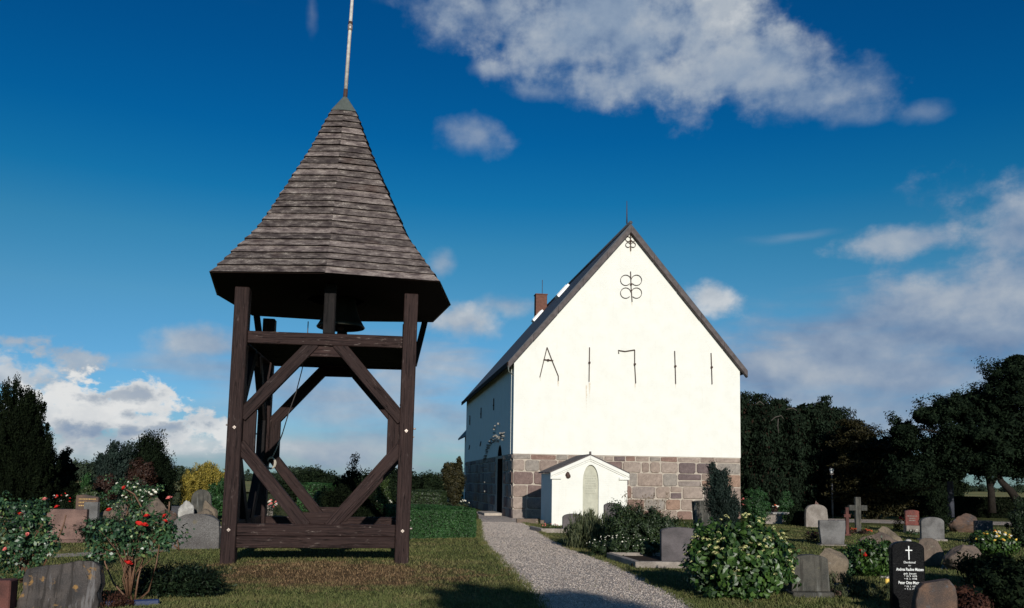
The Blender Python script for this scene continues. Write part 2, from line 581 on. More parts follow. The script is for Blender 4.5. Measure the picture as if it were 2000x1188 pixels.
M = {}
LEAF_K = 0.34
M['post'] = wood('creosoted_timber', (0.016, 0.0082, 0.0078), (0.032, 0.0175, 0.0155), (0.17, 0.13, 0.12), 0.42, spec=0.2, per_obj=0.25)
M['beam'] = wood('worn_creosoted_timber', (0.019, 0.0095, 0.009), (0.042, 0.0225, 0.0195), (0.30, 0.24, 0.21), 0.75, spec=0.2, per_obj=0.25)
M['shaded_post'] = wood('shade_dark_timber', (0.006, 0.005, 0.005), (0.012, 0.009, 0.009), (0.08, 0.06, 0.055), 0.4, spec=0.2, per_obj=0.2)  # darker copy of the creosoted timber, shade inside the frame painted in
M['board'] = board_wood()
M['soffit'] = plain('soffit_board', (0.02, 0.012, 0.01), 0.9, 0.1)
M['lead'] = plain('lead_sheet', (0.11, 0.125, 0.11), 0.55, 0.4, 0.3)
M['pole'] = plain('grey_pole', (0.48, 0.45, 0.41), 0.6, 0.3, 0.0, 0.35, 14)
M['iron'] = plain('wrought_iron', (0.07, 0.042, 0.034), 0.75, 0.3, 0.2)
M['zinc'] = plain('galvanised_steel', (0.40, 0.33, 0.29), 0.4, 0.5, 0.4)
M['bronze'] = plain('bell_bronze', (0.03, 0.03, 0.022), 0.5, 0.5, 0.5)
M['rope'] = plain('hemp_rope', (0.42, 0.38, 0.32), 0.9, 0.1)
M['dark_rope'] = plain('tarred_rope', (0.09, 0.08, 0.08), 0.9, 0.1)
M['cable'] = plain('grey_cable', (0.10, 0.10, 0.11), 0.6, 0.3)
M['soil'] = plain('bare_soil', (0.045, 0.032, 0.024), 0.95, 0.1, 0, 0.5, 5, 0.6)


def white_wall(name='limewashed_brick', runs=()):
    m, nt, b = new_mat(name)
    c = coords(nt)
    sep = nt.new('ShaderNodeSeparateXYZ')
    nt.l.new(c, sep.inputs[0])
    cm = nt.new('ShaderNodeCombineXYZ')
    nt.l.new(nt.math('ADD', sep.outputs[0], sep.outputs[1]), cm.inputs[0])
    nt.l.new(sep.outputs[2], cm.inputs[1])
    br = nt.new('ShaderNodeTexBrick')
    nt.l.new(nt.vmath('ADD', cm.outputs[0], nt.vmath('MULTIPLY', nt.noise(c, 3.0, 2, 0.5, color=True), (0.03, 0.03, 0.0))), br.inputs['Vector'])
    br.inputs['Scale'].default_value = 1.0
    br.inputs['Brick Width'].default_value = 0.24
    br.inputs['Row Height'].default_value = 0.08
    br.inputs['Mortar Size'].default_value = 0.008
    br.inputs['Mortar Smooth'].default_value = 0.6
    br.inputs['Color1'].default_value = (1, 1, 1, 1)
    br.inputs['Color2'].default_value = (0.86, 0.86, 0.86, 1)
    br.inputs['Mortar'].default_value = (0.35, 0.35, 0.35, 1)
    n = nt.noise(c, 1.6, 6, 0.65)
    col = nt.mix(nt.range(n, 0.35, 0.7), (0.735, 0.725, 0.675), (0.692, 0.682, 0.628))
    st = nt.noise(nt.scale(c, (4, 4, 0.3)), 1.5, 5, 0.6)
    col = nt.mix(nt.range(st, 0.58, 0.78, 0, 0.22), col, (0.58, 0.53, 0.43))
    rough_n = nt.noise(c, 14.0, 4, 0.6)
    for (x0, z0, ln, w) in runs:          # rust washed down from the iron anchors
        t = nt.math('DIVIDE', nt.math('SUBTRACT', z0, sep.outputs[2]), ln)
        wid = nt.math('MULTIPLY', nt.math('ADD', nt.math('SUBTRACT', 1.1, t), nt.math('MULTIPLY', nt.math('SUBTRACT', rough_n, 0.5), 1.4)), w)
        dx = nt.math('ABSOLUTE', nt.math('SUBTRACT', sep.outputs[0], nt.math('ADD', x0, nt.math('MULTIPLY', nt.math('SUBTRACT', rough_n, 0.5), w * 1.5))))
        k = nt.math('MULTIPLY', nt.range(nt.math('SUBTRACT', wid, dx), 0.0, w * 0.9), nt.math('MULTIPLY', nt.range(t, -0.02, 0.05), nt.range(t, 1.0, 0.35)))
        col = nt.mix(nt.math('MULTIPLY', k, 0.6), col, (0.50, 0.37, 0.23))
    fl = nt.noise(c, 38, 3, 0.5)
    col = nt.mix(nt.range(fl, 0.66, 0.74, 0, 0.35), col, (0.50, 0.46, 0.40))
    nt.l.new(col, b.inputs['Base Color'])
    b.inputs['Roughness'].default_value = 0.9
    b.inputs['Specular IOR Level'].default_value = 0.15
    h = nt.math('ADD', nt.math('MULTIPLY', br.outputs['Color'], 0.5), nt.noise(c, 9, 5, 0.6))
    bump(nt, b, h, 0.35, 0.02)
    return m


def church_stone():
    m, nt, b = new_mat('granite_ashlar')
    r = obj_random(nt)
    c = coords(nt)
    base = nt.ramp(r, [(0.0, (0.27, 0.205, 0.172)), (0.14, (0.33, 0.262, 0.222)), (0.28, (0.185, 0.128, 0.115)), (0.40, (0.28, 0.245, 0.215)),
                       (0.53, (0.235, 0.150, 0.122)), (0.66, (0.31, 0.240, 0.200)), (0.78, (0.265, 0.218, 0.195)), (0.88, (0.150, 0.112, 0.110)), (0.94, (0.30, 0.195, 0.145))], 'CONSTANT')
    n = nt.noise(c, 4.0, 6, 0.65)
    col = nt.mix(1.0, base, nt.range(n, 0.3, 0.7, 0.62, 1.12, smooth=False), 'MULTIPLY')
    sp = nt.noise(c, 26.0, 5, 0.7)
    col = nt.mix(nt.range(sp, 0.54, 0.68, 0, 0.55), col, (0.045, 0.036, 0.036))
    col = nt.mix(nt.range(sp, 0.42, 0.3, 0, 0.45), col, (0.5, 0.42, 0.37))
    nt.l.new(col, b.inputs['Base Color'])
    b.inputs['Roughness'].default_value = 0.85
    b.inputs['Specular IOR Level'].default_value = 0.2
    bump(nt, b, nt.noise(c, 14, 6, 0.65), 0.5, 0.03)
    return m


M['white'] = white_wall()
M['ashlar'] = church_stone()
M['mortar'] = plain('lime_mortar', (0.40, 0.345, 0.29), 0.95, 0.1, 0, 0.2, 6, 0.4)
M['slate'] = plain('slate_roof', (0.060, 0.064, 0.075), 0.7, 0.3, 0, 0.3, 3, 0.3)
M['verge'] = plain('verge_board', (0.100, 0.084, 0.083), 0.85, 0.2, 0, 0.4, 4, 0.3)
M['brick'] = plain('chimney_brick', (0.135, 0.062, 0.045), 0.9, 0.2, 0, 0.3, 8, 0.3)
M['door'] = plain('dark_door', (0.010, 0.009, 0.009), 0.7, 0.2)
M['chalk'] = plain('bare_lime', (0.24, 0.23, 0.21), 0.95, 0.1, 0, 0.15, 20, 0.8)
M['rust'] = plain('rust_run', (0.52, 0.38, 0.24), 0.95, 0.1)
M['glazing'] = plain('skylight_pane', (0.75, 0.75, 0.74), 0.3, 0.5, 0, 0.05)


def ground_mats():
    # lawn: green with scorched brown patches laid out in world space, so that soil and blades agree
    def lawn_colour(nt, c):
        n1 = nt.noise(c, 0.55, 5, 0.62)
        n2 = nt.noise(nt.vmath('ADD', c, (11, 4, 0)), 2.6, 5, 0.6)
        n3 = nt.noise(c, 17.0, 3, 0.6)
        sep = nt.new('ShaderNodeSeparateXYZ')
        nt.l.new(c, sep.inputs[0])
        # trodden, dry strip in front of the bell tower
        q = nt.vmath('LENGTH', nt.vmath('MULTIPLY', nt.vmath('SUBTRACT', c, (-3.1, 15.05, 0)), (0.36, 0.62, 0)))
        dry = nt.range(nt.math('ADD', q, nt.math('MULTIPLY', nt.math('SUBTRACT', n2, 0.5), 2.6)), 1.25, 0.35)
        gen = nt.range(nt.math('ADD', nt.math('MULTIPLY', n1, 0.6), nt.math('MULTIPLY', n2, 0.4)), 0.47, 0.62)
        g = nt.mix(nt.range(n3, 0.3, 0.7), (0.044, 0.058, 0.018), (0.105, 0.112, 0.038))
        olive = nt.mix(nt.range(n3, 0.3, 0.7), (0.100, 0.086, 0.036), (0.195, 0.158, 0.068))
        brown = nt.mix(nt.range(n3, 0.3, 0.7), (0.070, 0.040, 0.024), (0.215, 0.128, 0.070))
        col = nt.mix(nt.math('MULTIPLY', gen, 0.6), g, olive)
        return nt.mix(nt.math('MULTIPLY', dry, 0.85), col, brown)
    m, nt, b = new_mat('lawn_ground')
    c = nt.new('ShaderNodeNewGeometry').outputs['Position']
    nt.l.new(lawn_colour(nt, c), b.inputs['Base Color'])
    b.inputs['Roughness'].default_value = 0.95
    b.inputs['Specular IOR Level'].default_value = 0.05
    bump(nt, b, nt.noise(c, 30, 4, 0.7), 1.0, 0.06)
    M['lawn'] = m
    m, nt, b = new_mat('grass_blade')
    c = nt.new('ShaderNodeNewGeometry').outputs['Position']
    r = nt.new('ShaderNodeAttribute', attribute_name='rnd').outputs['Fac']
    col = nt.mix(1.0, lawn_colour(nt, c), nt.range(r, 0, 1, 0.75, 1.55, smooth=False), 'MULTIPLY')
    col = nt.mix(nt.range(r, 0.95, 0.97, 0, 0.8), col, (0.17, 0.13, 0.075))
    nt.l.new(col, b.inputs['Base Color'])
    b.inputs['Roughness'].default_value = 0.7
    b.inputs['Specular IOR Level'].default_value = 0.15
    M['blade'] = m
    # gravel
    def gravel_cols(nt, c, v):
        return nt.ramp(v, [(0.0, (0.19, 0.155, 0.13)), (0.25, (0.46, 0.385, 0.33)), (0.5, (0.33, 0.29, 0.26)), (0.75, (0.60, 0.52, 0.455)), (1.0, (0.27, 0.20, 0.165))])
    m, nt, b = new_mat('gravel_bed')
    c = nt.new('ShaderNodeNewGeometry').outputs['Position']
    vn = nt.new('ShaderNodeTexVoronoi')
    nt.l.new(c, vn.inputs['Vector'])
    vn.inputs['Scale'].default_value = 58
    sep = nt.new('ShaderNodeSeparateColor')
    nt.l.new(vn.outputs['Color'], sep.inputs[0])
    col = gravel_cols(nt, c, sep.outputs[0])
    big = nt.noise(c, 0.9, 4, 0.6)
    col = nt.mix(1.0, col, nt.range(big, 0.3, 0.7, 0.85, 1.2, smooth=False), 'MULTIPLY')
    nt.l.new(col, b.inputs['Base Color'])
    b.inputs['Roughness'].default_value = 0.9
    b.inputs['Specular IOR Level'].default_value = 0.1
    bump(nt, b, nt.math('SUBTRACT', 1.0, vn.outputs[0]), 1.0, 0.02)
    M['gravel'] = m
    m, nt, b = new_mat('pebble')
    r = nt.new('ShaderNodeAttribute', attribute_name='rnd').outputs['Fac']
    nt.l.new(gravel_cols(nt, None, r), b.inputs['Base Color'])
    b.inputs['Roughness'].default_value = 0.8
    b.inputs['Specular IOR Level'].default_value = 0.2
    M['pebble'] = m
    m, nt, b = new_mat('stubble_field')
    c = nt.new('ShaderNodeNewGeometry').outputs['Position']
    n = nt.noise(nt.scale(c, (0.02, 0.06, 0)), 1.5, 4, 0.6)
    nt.l.new(nt.mix(nt.range(n, 0.35, 0.65), (0.30, 0.24, 0.10), (0.16, 0.17, 0.06)), b.inputs['Base Color'])
    b.inputs['Roughness'].default_value = 0.95
    b.inputs['Specular IOR Level'].default_value = 0.05
    M['field'] = m


ground_mats()
# ------------------------------------------------------------------ the setting: ground, path, far fields
def in_poly(px, py, poly):
    px, py = np.asarray(px), np.asarray(py)
    inside = np.zeros(px.shape, bool)
    n = len(poly)
    for i in range(n):
        x1, y1 = poly[i][:2]
        x2, y2 = poly[(i + 1) % n][:2]
        c = ((y1 > py) != (y2 > py)) & (px < (x2 - x1) * (py - y1) / (y2 - y1 + 1e-12) + x1)
        inside ^= c
    return inside


def build_ground():
    xs = np.concatenate([[-3000, -1500, -700, -350, -180, -100, -70, -50], np.arange(-40, 40.1, 0.8), [50, 70, 100, 180, 350, 700, 1500, 3000]])
    ys = np.concatenate([[-600, -250, -100, -50, -25], np.arange(-12, 64.1, 0.8), [72, 85, 105, 140, 200, 320, 600, 1200, 2500, 4500]])
    verts = [(x, y, gz(x, y)) for y in ys for x in xs]
    nx = len(xs)
    faces = [(j * nx + i, j * nx + i + 1, (j + 1) * nx + i + 1, (j + 1) * nx + i) for j in range(len(ys) - 1) for i in range(nx - 1)]
    o = obj_py('ground', verts, faces, M['lawn'], smooth=True)
    tag(o, kind='structure')


build_ground()

PATH_L = [(930, 1000), (935, 1008), (936, 1032), (938, 1052), (955, 1075), (985, 1103), (1022, 1140), (1056, 1180), (1075, 1215), (1100, 1300)]
PATH_R = [(1000, 1003), (1004, 1012), (1040, 1030), (1075, 1052), (1120, 1075), (1165, 1090), (1200, 1104), (1262, 1135), (1330, 1172), (1400, 1215), (1560, 1300)]


def resample(pl, n):
    p = np.array([tuple(gnd(*q))[:2] for q in pl])
    s = np.concatenate([[0], np.cumsum(np.linalg.norm(np.diff(p, axis=0), axis=1))])
    t = np.linspace(0, s[-1], n)
    return np.stack([np.interp(t, s, p[:, 0]), np.interp(t, s, p[:, 1])], 1)


PL, PR = resample(PATH_L, 90), resample(PATH_R, 90)
for k in range(90):      # a slightly ragged edge
    PL[k] += (0.035 * noise.noise(Vector((k * 0.6, 0, 1))), 0)
    PR[k] += (0.05 * noise.noise(Vector((k * 0.6, 5, 1))), 0)
PATH_POLY = [tuple(p) for p in PL] + [tuple(p) for p in PR[::-1]]


def strip(name, A, B, mat, lift, nc=10):
    verts, faces = [], []
    for a, b in zip(A, B):
        for c in range(nc + 1):
            x, y = a + (b - a) * c / nc
            verts.append((x, y, gz(x, y) + lift))
    n = nc + 1
    for i in range(len(A) - 1):
        for c in range(nc):
            faces.append((i * n + c, i * n + c + 1, (i + 1) * n + c + 1, (i + 1) * n + c))
    return tag(obj_py(name, verts, faces, mat, smooth=True), kind='structure')


strip('gravel_path', PL, PR, M['gravel'], 0.012)
# a pale gravel walk crossing behind the rose bushes at the left, and one under the far trees at the right
strip('gravel_walk', resample([(-40, 1082), (60, 1083), (110, 1083), (210, 1078), (330, 1072)], 24), resample([(-40, 1089), (60, 1090), (110, 1090), (210, 1085), (330, 1078)], 24), M['gravel'], 0.012, 3)
strip('tree_walk', resample([(1500, 1014), (1600, 1013), (1700, 1015), (1770, 1017), (1990, 1020)], 24), resample([(1500, 1021), (1600, 1020), (1700, 1022), (1770, 1024), (1990, 1027)], 24), M['gravel'], 0.012, 3)


def field(name, x0, x1, y0, y1, z):
    xs, ys = np.linspace(x0, x1, 12), np.linspace(y0, y1, 8)
    verts = [(x, y, z * (0.2 + 0.8 * math.sin(PI * (j / 7) * 0.5))) for j, y in enumerate(ys) for x in xs]
    faces = [(j * 12 + i, j * 12 + i + 1, (j + 1) * 12 + i + 1, (j + 1) * 12 + i) for j in range(7) for i in range(11)]
    tag(obj_py(name, verts, faces, M['field'], smooth=True), kind='structure')


field('stubble_field', -190, 30, 88, 330, 0.9)
field('meadow_field', 60, 260, 88, 330, 0.6)


def build_pebbles():
    n = 44000
    t = rng.random(n) ** 0.75
    k = t * 88
    i = k.astype(int)
    f = (k - i)[:, None]
    a = PL[i] * (1 - f) + PL[i + 1] * f
    b = PR[i] * (1 - f) + PR[i + 1] * f
    s = rng.random(n)[:, None]
    p = a + (b - a) * (s * 1.04 - 0.02)
    keep = (p[:, 1] > 9.8) & (p[:, 1] < 34)
    p = p[keep]
    n = len(p)
    z = np.array([gz(x, y) for x, y in p]) + 0.014
    r = rng.uniform(0.006, 0.0145, n)
    octv = np.array([(1, 0, 0), (0, 1, 0), (-1, 0, 0), (0, -1, 0), (0, 0, 0.8)])
    tri = np.array([(0, 1, 4), (1, 2, 4), (2, 3, 4), (3, 0, 4)])
    ang = rng.random(n) * 6.28
    ca, sa = np.cos(ang), np.sin(ang)
    V = np.empty((n, 5, 3))
    jit = rng.uniform(0.7, 1.25, (n, 5, 1))
    base = octv[None] * jit
    V[:, :, 0] = p[:, 0:1] + r[:, None] * (base[:, :, 0] * ca[:, None] - base[:, :, 1] * sa[:, None])
    V[:, :, 1] = p[:, 1:2] + r[:, None] * (base[:, :, 0] * sa[:, None] + base[:, :, 1] * ca[:, None])
    V[:, :, 2] = z[:, None] + r[:, None] * base[:, :, 2]
    T = V[:, tri].reshape(-1, 3)
    me = mesh_np('gravel_stones', T, 3, np.repeat(rng.random(n), 4))
    o = link_mesh('gravel', me, M['pebble'])
    tag(o, 'loose pinkish grey gravel strewn over the path to the church', 'gravel', kind='stuff')


build_pebbles()

# ------------------------------------------------------------------ bell tower
TC = Vector((-3.88, 17.85, 0))
TC.z = gz(TC.x, TC.y)
TYAW = R(7.1)
tower = thing('bell_tower', 'open dark timber bell tower with a steep weathered board roof and tall pole', 'bell tower', TC, TYAW)
LEAN = 0.012
H = 1.61


def lean(p):
    return Vector((p[0] + LEAN * p[2], p[1], p[2]))


def member(name, p0, p1, w, t, mat, nrm=(0, 1, 0), bev=0.012, parent=None, ext=0.0, kind=None):
    """beam between two points of the tower frame; w across in the plane, t along nrm"""
    p0, p1 = lean(p0), lean(p1)
    d = (p1 - p0)
    L = d.length + 2 * ext
    ax = d.normalized()
    ny = Vector(nrm)
    ny = (ny - ax * ny.dot(ax)).normalized()
    az = ax.cross(ny)
    bm = bmesh.new()
    bmesh.ops.create_cube(bm, size=1.0)
    for v in bm.verts:
        v.co = Vector((v.co.x * L, v.co.y * t, v.co.z * w))
    bmesh.ops.subdivide_edges(bm, edges=[e for e in bm.edges if abs((e.verts[0].co - e.verts[1].co).x) > L * 0.9], cuts=4)
    bmesh.ops.bevel(bm, geom=[e for e in bm.edges if e.calc_face_angle(0) > 0.7], offset=bev, segments=1, affect='EDGES', profile=0.5)
    sd = random.random() * 50
    for v in bm.verts:
        v.co.z += 0.007 * noise.noise(Vector((v.co.x * 1.1, sd, 0)))
        v.co.y += 0.005 * noise.noise(Vector((v.co.x * 1.1, sd, 9)))
    o = obj_bm(name, bm, mat, parent or tower)
    m = Matrix((ax, ny, az)).transposed().to_4x4()
    m.translation = (p0 + p1) / 2
    o.matrix_local = m
    return o


def build_tower():
    PW = 0.27
    posts = []
    for su in (-1, 1):
        for sv in (-1, 1):
            posts.append(member('post', (su * H, sv * H, -0.25), (su * H, sv * H, 5.22), PW, PW, M['post'], (0, 1, 0), 0.014))
    inn = H - PW / 2
    for (A, B) in (('u', -1), ('u', 1), ('v', -1), ('v', 1)):
        sg = B

        def fr(a, z, out=0.0):
            return (a, sg * (H + out), z) if A == 'u' else (sg * (H + out), a, z)
        nrm = (0, 1, 0) if A == 'u' else (1, 0, 0)
        side = A == 'v'
        ln = inn - 0.003
        dz = 0.0 if not side else 0.03
        member('bottom_beam', fr(-ln, 0.375 + dz, 0.02), fr(ln, 0.375 + dz, 0.02), 0.218, 0.17, M['beam'], nrm, 0.014)
        member('bottom_beam', fr(-ln, 0.602 + dz, 0.02), fr(ln, 0.602 + dz, 0.02), 0.222, 0.175, M['beam'], nrm, 0.014)
        member('rail', fr(-ln, 4.26 + dz, 0.01), fr(ln, 4.26 + dz, 0.01), 0.235, 0.17, M['beam'], nrm, 0.012)
        for s in (-1, 1):
            # knee braces: up to the rail, down to the bottom beam
            member('brace', fr(s * 0.22, 4.20, 0), fr(s * (inn + 0.05), 2.73, 0), 0.235, 0.15, M['shaded_post'] if side else M['post'], nrm, 0.01)  # side frames take the copy with shade in its colour
            member('brace', fr(s * 0.22, 0.66, 0), fr(s * (inn + 0.05), 2.21, 0), 0.235, 0.15, M['shaded_post'] if side else M['post'], nrm, 0.01)
            pk = member('packing_block', fr(s * (inn - 0.118), 1.98, -0.03), fr(s * (inn - 0.118), 2.86, -0.03), 0.23, 0.10, M['shaded_post'] if side else M['post'], nrm, 0.008)
        # filler blocks between the feet of the braces
        for (zb, hb, zt, ht) in ((0.715, 0.12, 0.93, 0.30), (3.93, 0.34, 4.14, 0.12)):
            o = prism('filler_block', [(-hb, zb), (hb, zb), (ht, zt), (-ht, zt)], -0.045, 0.045, M['beam'], tower, 0.006)
            o.location = fr(LEAN * zb, 0, -0.005)
            if side:
                o.rotation_euler.z = PI / 2
                o.location = (sg * H + LEAN * zb, 0, 0)
        if not side:
            member('king_post', fr(0.04, 4.38, -0.02), fr(0.04, 5.36, -0.02), 0.22, 0.2, M['shaded_post'], (0, 1, 0), 0.012)
            # coach bolts with square plates
            for s in (-1, 1):
                for zz in (0.60, 2.52):
                    bm = bmesh.new()
                    bm_box(bm, 0.052, 0.012, 0.052, (0, 0, 0), Matrix.Rotation(R(45), 3, 'Y'), 0.002)
                    bm_box(bm, 0.024, 0.03, 0.024, (0, sg * 0.012, 0), Matrix.Rotation(R(20), 3, 'Y'), 0.004)
                    o = obj_bm('bolt', bm, M['zinc'], tower, lean((s * H, sg * (H + PW / 2 + 0.006), zz)))
        for s in (-1, 1):
            if side:
                for zz in (0.64, 2.57):
                    tube('bolt', [lean((sg * (H + 0.13), s * H, zz)), lean((sg * (H + 0.185), s * H, zz))], 0.017, M['zinc'], tower, 8)
    # bell floor: planks across the frame at the height of the rails
    n = 11
    for i in range(n):
        v = -H + 0.12 + (2 * H - 0.26) * (i + .5) / n
        if abs(v) > H - 0.2:
            continue
        member('floor_plank', (-H + 0.12, v, 4.19), (H - 0.12, v, 4.19), (2 * H - 0.26) / n - 0.012, 0.035, M['shaded_post'], (0, 0, 1), 0.004)
    # struts from the rear posts out to the rear eaves
    for su in (-1, 1):
        member('eaves_strut', (su * (H + 0.12), H, 4.25), (su * 1.95, H + 0.22, 5.33), 0.14, 0.1, M['shaded_post'], (0, 1, 0), 0.008)
    member('bell_beam', (0.13, -H + 0.1, 5.56), (0.13, H - 0.1, 5.56), 0.24, 0.22, M['post'], (1, 0, 0))
    # lightning conductor down the right rear post
    tube('conductor_cable', [lean((1.44, H - 0.12, 5.2)), lean((1.45, H - 0.13, 3.2)), lean((1.45, H - 0.12, 0.1))], 0.011, M['cable'], tower, 5)
    for zz in (4.65, 3.3, 2.2):
        box('cable_clip', 0.05, 0.03, 0.03, lean((1.455, H - 0.125, zz)), M['iron'], tower)

    # ---- roof: eight sides of overlapping boards, kinked outwards near the eaves
    prof = [(5.40, 1.0), (6.5, 0.672), (7.2, 0.53), (8.5, 0.275), (9.53, 0.104), (9.6, 0.092)]
    zs, ss = [p[0] for p in prof], [p[1] for p in prof]

    def rad(z):
        return float(np.interp(z, zs, ss))

    def centre(z):
        return Vector((0.01 + 0.013 * (z - 5.4) + LEAN * 5.0, 0.0, z))
    RC, RM = 2.97, 2.40

    def corner(k, z, out=0.0):
        a = PI / 4 * k
        r = (RC if k % 2 else RM) * rad(z) + out
        return centre(z) + Vector((math.cos(a) * r, math.sin(a) * r, 0))
    NC = 26
    zz = np.linspace(5.40, 9.53, NC + 1)
    for j in range(8):
        for c in range(NC):
            z0, z1 = zz[c], zz[c + 1]
            dz = random.uniform(-0.008, 0.008)
            dz2 = dz + random.uniform(-0.006, 0.006)
            lo_out, hi_out = 0.062 + random.uniform(-0.008, 0.012), 0.004
            z1b = z1 + 0.03
            a0, b0 = corner(j, z0, lo_out) + Vector((0, 0, dz)), corner(j + 1, z0, lo_out) + Vector((0, 0, dz2))
            a1, b1 = corner(j, z1b, hi_out), corner(j + 1, z1b, hi_out)
            inw = -(a0 + b0 - centre(z0) * 2)
            inw.z = 0
            inw = inw.normalized() * 0.034
            a2, b2 = a0 + inw, b0 + inw
            a3, b3 = a1 + inw, b1 + inw
            # local x along the board so that its grain runs that way
            o0 = (a0 + b0 + a1 + b1) / 4
            ax = (b0 - a0).normalized()
            az = ((a1 + b1) / 2 - (a0 + b0) / 2)
            az = (az - ax * az.dot(ax)).normalized()
            ay = az.cross(ax)
            mt = Matrix((ax, ay, az)).transposed()
            inv = mt.transposed()
            V = [inv @ (p - o0) for p in (a0, b0, b1, a1, a2, b2, b3, a3)]
            FC = [(0, 1, 2, 3), (5, 4, 7, 6), (4, 5, 1, 0), (3, 2, 6, 7), (4, 0, 3, 7), (1, 5, 6, 2)]
            b = obj_py('roof_board', V, FC, M['board'], tower)
            m4 = mt.to_4x4()
            m4.translation = o0
            b.matrix_local = m4
    # soffit ring under the eaves and a narrow fascia
    outer = [corner(k, 5.385, 0.01) for k in range(8)]
    inner = [centre(5.385) + Vector((math.cos(PI / 4 * k) * 0.62, math.sin(PI / 4 * k) * 0.62, 0)) for k in range(8)]
    up = Vector((0, 0, 0.02))
    V = [p for p in outer] + inner + [p + up for p in outer] + [p + up for p in inner]
    FC = []
    for k in range(8):
        n = (k + 1) % 8
        FC += [(k, k + 8, n + 8, n), (k + 16, n + 16, n + 24, k + 24), (k, n, n + 16, k + 16), (k + 8, k + 24, n + 24, n + 8)]
    obj_py('soffit', V, FC, M['soffit'], tower)
    # dark rafters inside the roof
    for k in range(0, 8):
        a = corner(k, 5.45, -0.2)
        b = corner(k, 9.2, -0.12)
        tube('rafter', [a, (a + b) / 2 + (centre(7.3) - (a + b) / 2) * 0.22, b], 0.06, M['post'], tower, 4, False)
    # lead cap and pole
    c0 = centre(9.5)
    cap = []
    for k in range(8):
        cap.append(corner(k, 9.50, 0.05))
    V = cap + [c0 + Vector((math.cos(PI / 4 * k) * 0.045, math.sin(PI / 4 * k) * 0.045, 0.42)) for k in range(8)]
    FC = [(k, (k + 1) % 8, 8 + (k + 1) % 8, 8 + k) for k in range(8)] + [tuple(range(8, 16)), tuple(range(7, -1, -1))]
    obj_py('roof_cap', V, FC, M['lead'], tower)
    s = Vector((0.036, 0, 1))
    b = c0 + Vector((0, 0, 0.36))
    tube('pole_socket', [b, b + s * 0.24], 0.047, M['iron'], tower, 10)
    tube('pole', [b + s * 0.2, b + s * 1.6, b + s * 3.4], [0.042, 0.038, 0.03], M['pole'], tower, 10)
    tube('pole_collar', [b + s * 1.60, b + s * 1.72], 0.052, M['zinc'], tower, 10)
    tube('pole_collar', [b + s * 1.74, b + s * 1.80], 0.047, M['iron'], tower, 10)


build_tower()


def tw(u, v, z):
    return tower.matrix_basis @ Vector((u + LEAN * z, v, z))


# the bell and its rope
bell = thing('church_bell', 'dark bronze bell hanging under the roof of the timber tower', 'bell', tw(0.13, 0.05, 4.80), TYAW)
bm = bmesh.new()
bm_lathe(bm, [(0.50, 0.0), (0.515, 0.02), (0.47, 0.09), (0.40, 0.22), (0.345, 0.38), (0.31, 0.55), (0.285, 0.66), (0.22, 0.74), (0.10, 0.78), (0.0, 0.785), (0.0, 0.74), (0.2, 0.69), (0.26, 0.6), (0.30, 0.4), (0.36, 0.2), (0.44, 0.06), (0.50, 0.0)], 36)
obj_bm('bell_body', bm, M['bronze'], bell, smooth=True)
tube('yoke', [(0, 0, 0.76), (0, 0, 0.95)], 0.09, M['iron'], bell, 8)
bm = bmesh.new()
bm_lathe(bm, [(0.0, -0.06), (0.06, -0.03), (0.075, 0.03), (0.05, 0.09), (0.018, 0.14), (0.018, 0.6), (0, 0.6)], 12)
obj_bm('clapper', bm, M['iron'], bell, smooth=True)
tube('bell_lever', [(-0.1, 0, 0.86), (-0.42, -0.0, 0.86), (-0.50, 0, 0.78)], 0.02, M['iron'], bell, 6)

rope = thing('bell_rope', 'thin bell rope slanting down to a pale coil on the rear timber post', 'rope', tw(-0.4, 0.1, 4.7))
rp = [atY(602, 628, 17.6), atY(600, 668, 17.7), atY(590, 722, 18.0), atY(578, 768, 18.3), atY(564, 806, 18.6), atY(552, 846, 18.9)]
rq = [atY(552, 846, 18.9), atY(541, 874, 19.1), atY(532, 894, 19.22), atY(525, 906, 19.25)]
inv = rope.matrix_basis.inverted()
tube('rope_line', [inv @ p for p in rp], 0.011, M['dark_rope'], rope, 6)
tube('rope_tail', [inv @ p for p in rq], 0.014, M['rope'], rope, 6)
cc = atY(530, 905, 19.2)
loops = []
for k in range(46):
    a = k / 46 * 2 * PI * 2.6
    loops.append(inv @ (cc + Vector((0.10 * math.cos(a) * (1 + 0.12 * math.sin(a * 0.37)), -0.03 + 0.012 * math.sin(a * 0.4), 0.125 * math.sin(a) - 0.01 * math.cos(a * 0.7)))))
tube('rope_coil', loops, 0.017, M['rope'], rope, 6)

# ------------------------------------------------------------------ church
CH0 = Vector((0.07, 37.8, 0))
CYAW = R(9.2)
church = thing('church', 'white gabled village church with granite base, slate roof and iron numerals', 'church', CH0, CYAW)
CMX = Matrix.Translation(CH0) @ Matrix.Rotation(CYAW, 4, 'Z')
CIN = CMX.inverted()
GN = CMX.to_3x3() @ Vector((0, -1, 0))
LN = CMX.to_3x3() @ Vector((-1, 0, 0))
GW, EAVE, APEX, LEN, PLZ = 10.78, 7.15, 13.42, 19.6, 2.88
SL = (APEX - EAVE) / (GW / 2)


def on_gable(px, py):
    return CIN @ hit(px, py, CH0, GN)


def on_left(px, py):
    return CIN @ hit(px, py, CH0, LN)


def arch_pts(y0, y1, z0, zs, za, n=7):
    """pointed arch outline in (y,z), from (y0,z0) up and over to (y1,z0)"""
    ym = (y0 + y1) / 2
    L = [(y0, z0)]
    for i in range(n + 1):
        t = i / n
        L.append((y0 + (ym - y0) * (1 - math.cos(t * PI / 2)), zs + (za - zs) * math.sin(t * PI / 2) ** 0.85))
    Rr = [(y1 - (y - y0), z) for y, z in reversed(L[:-1])]
    return L + Rr


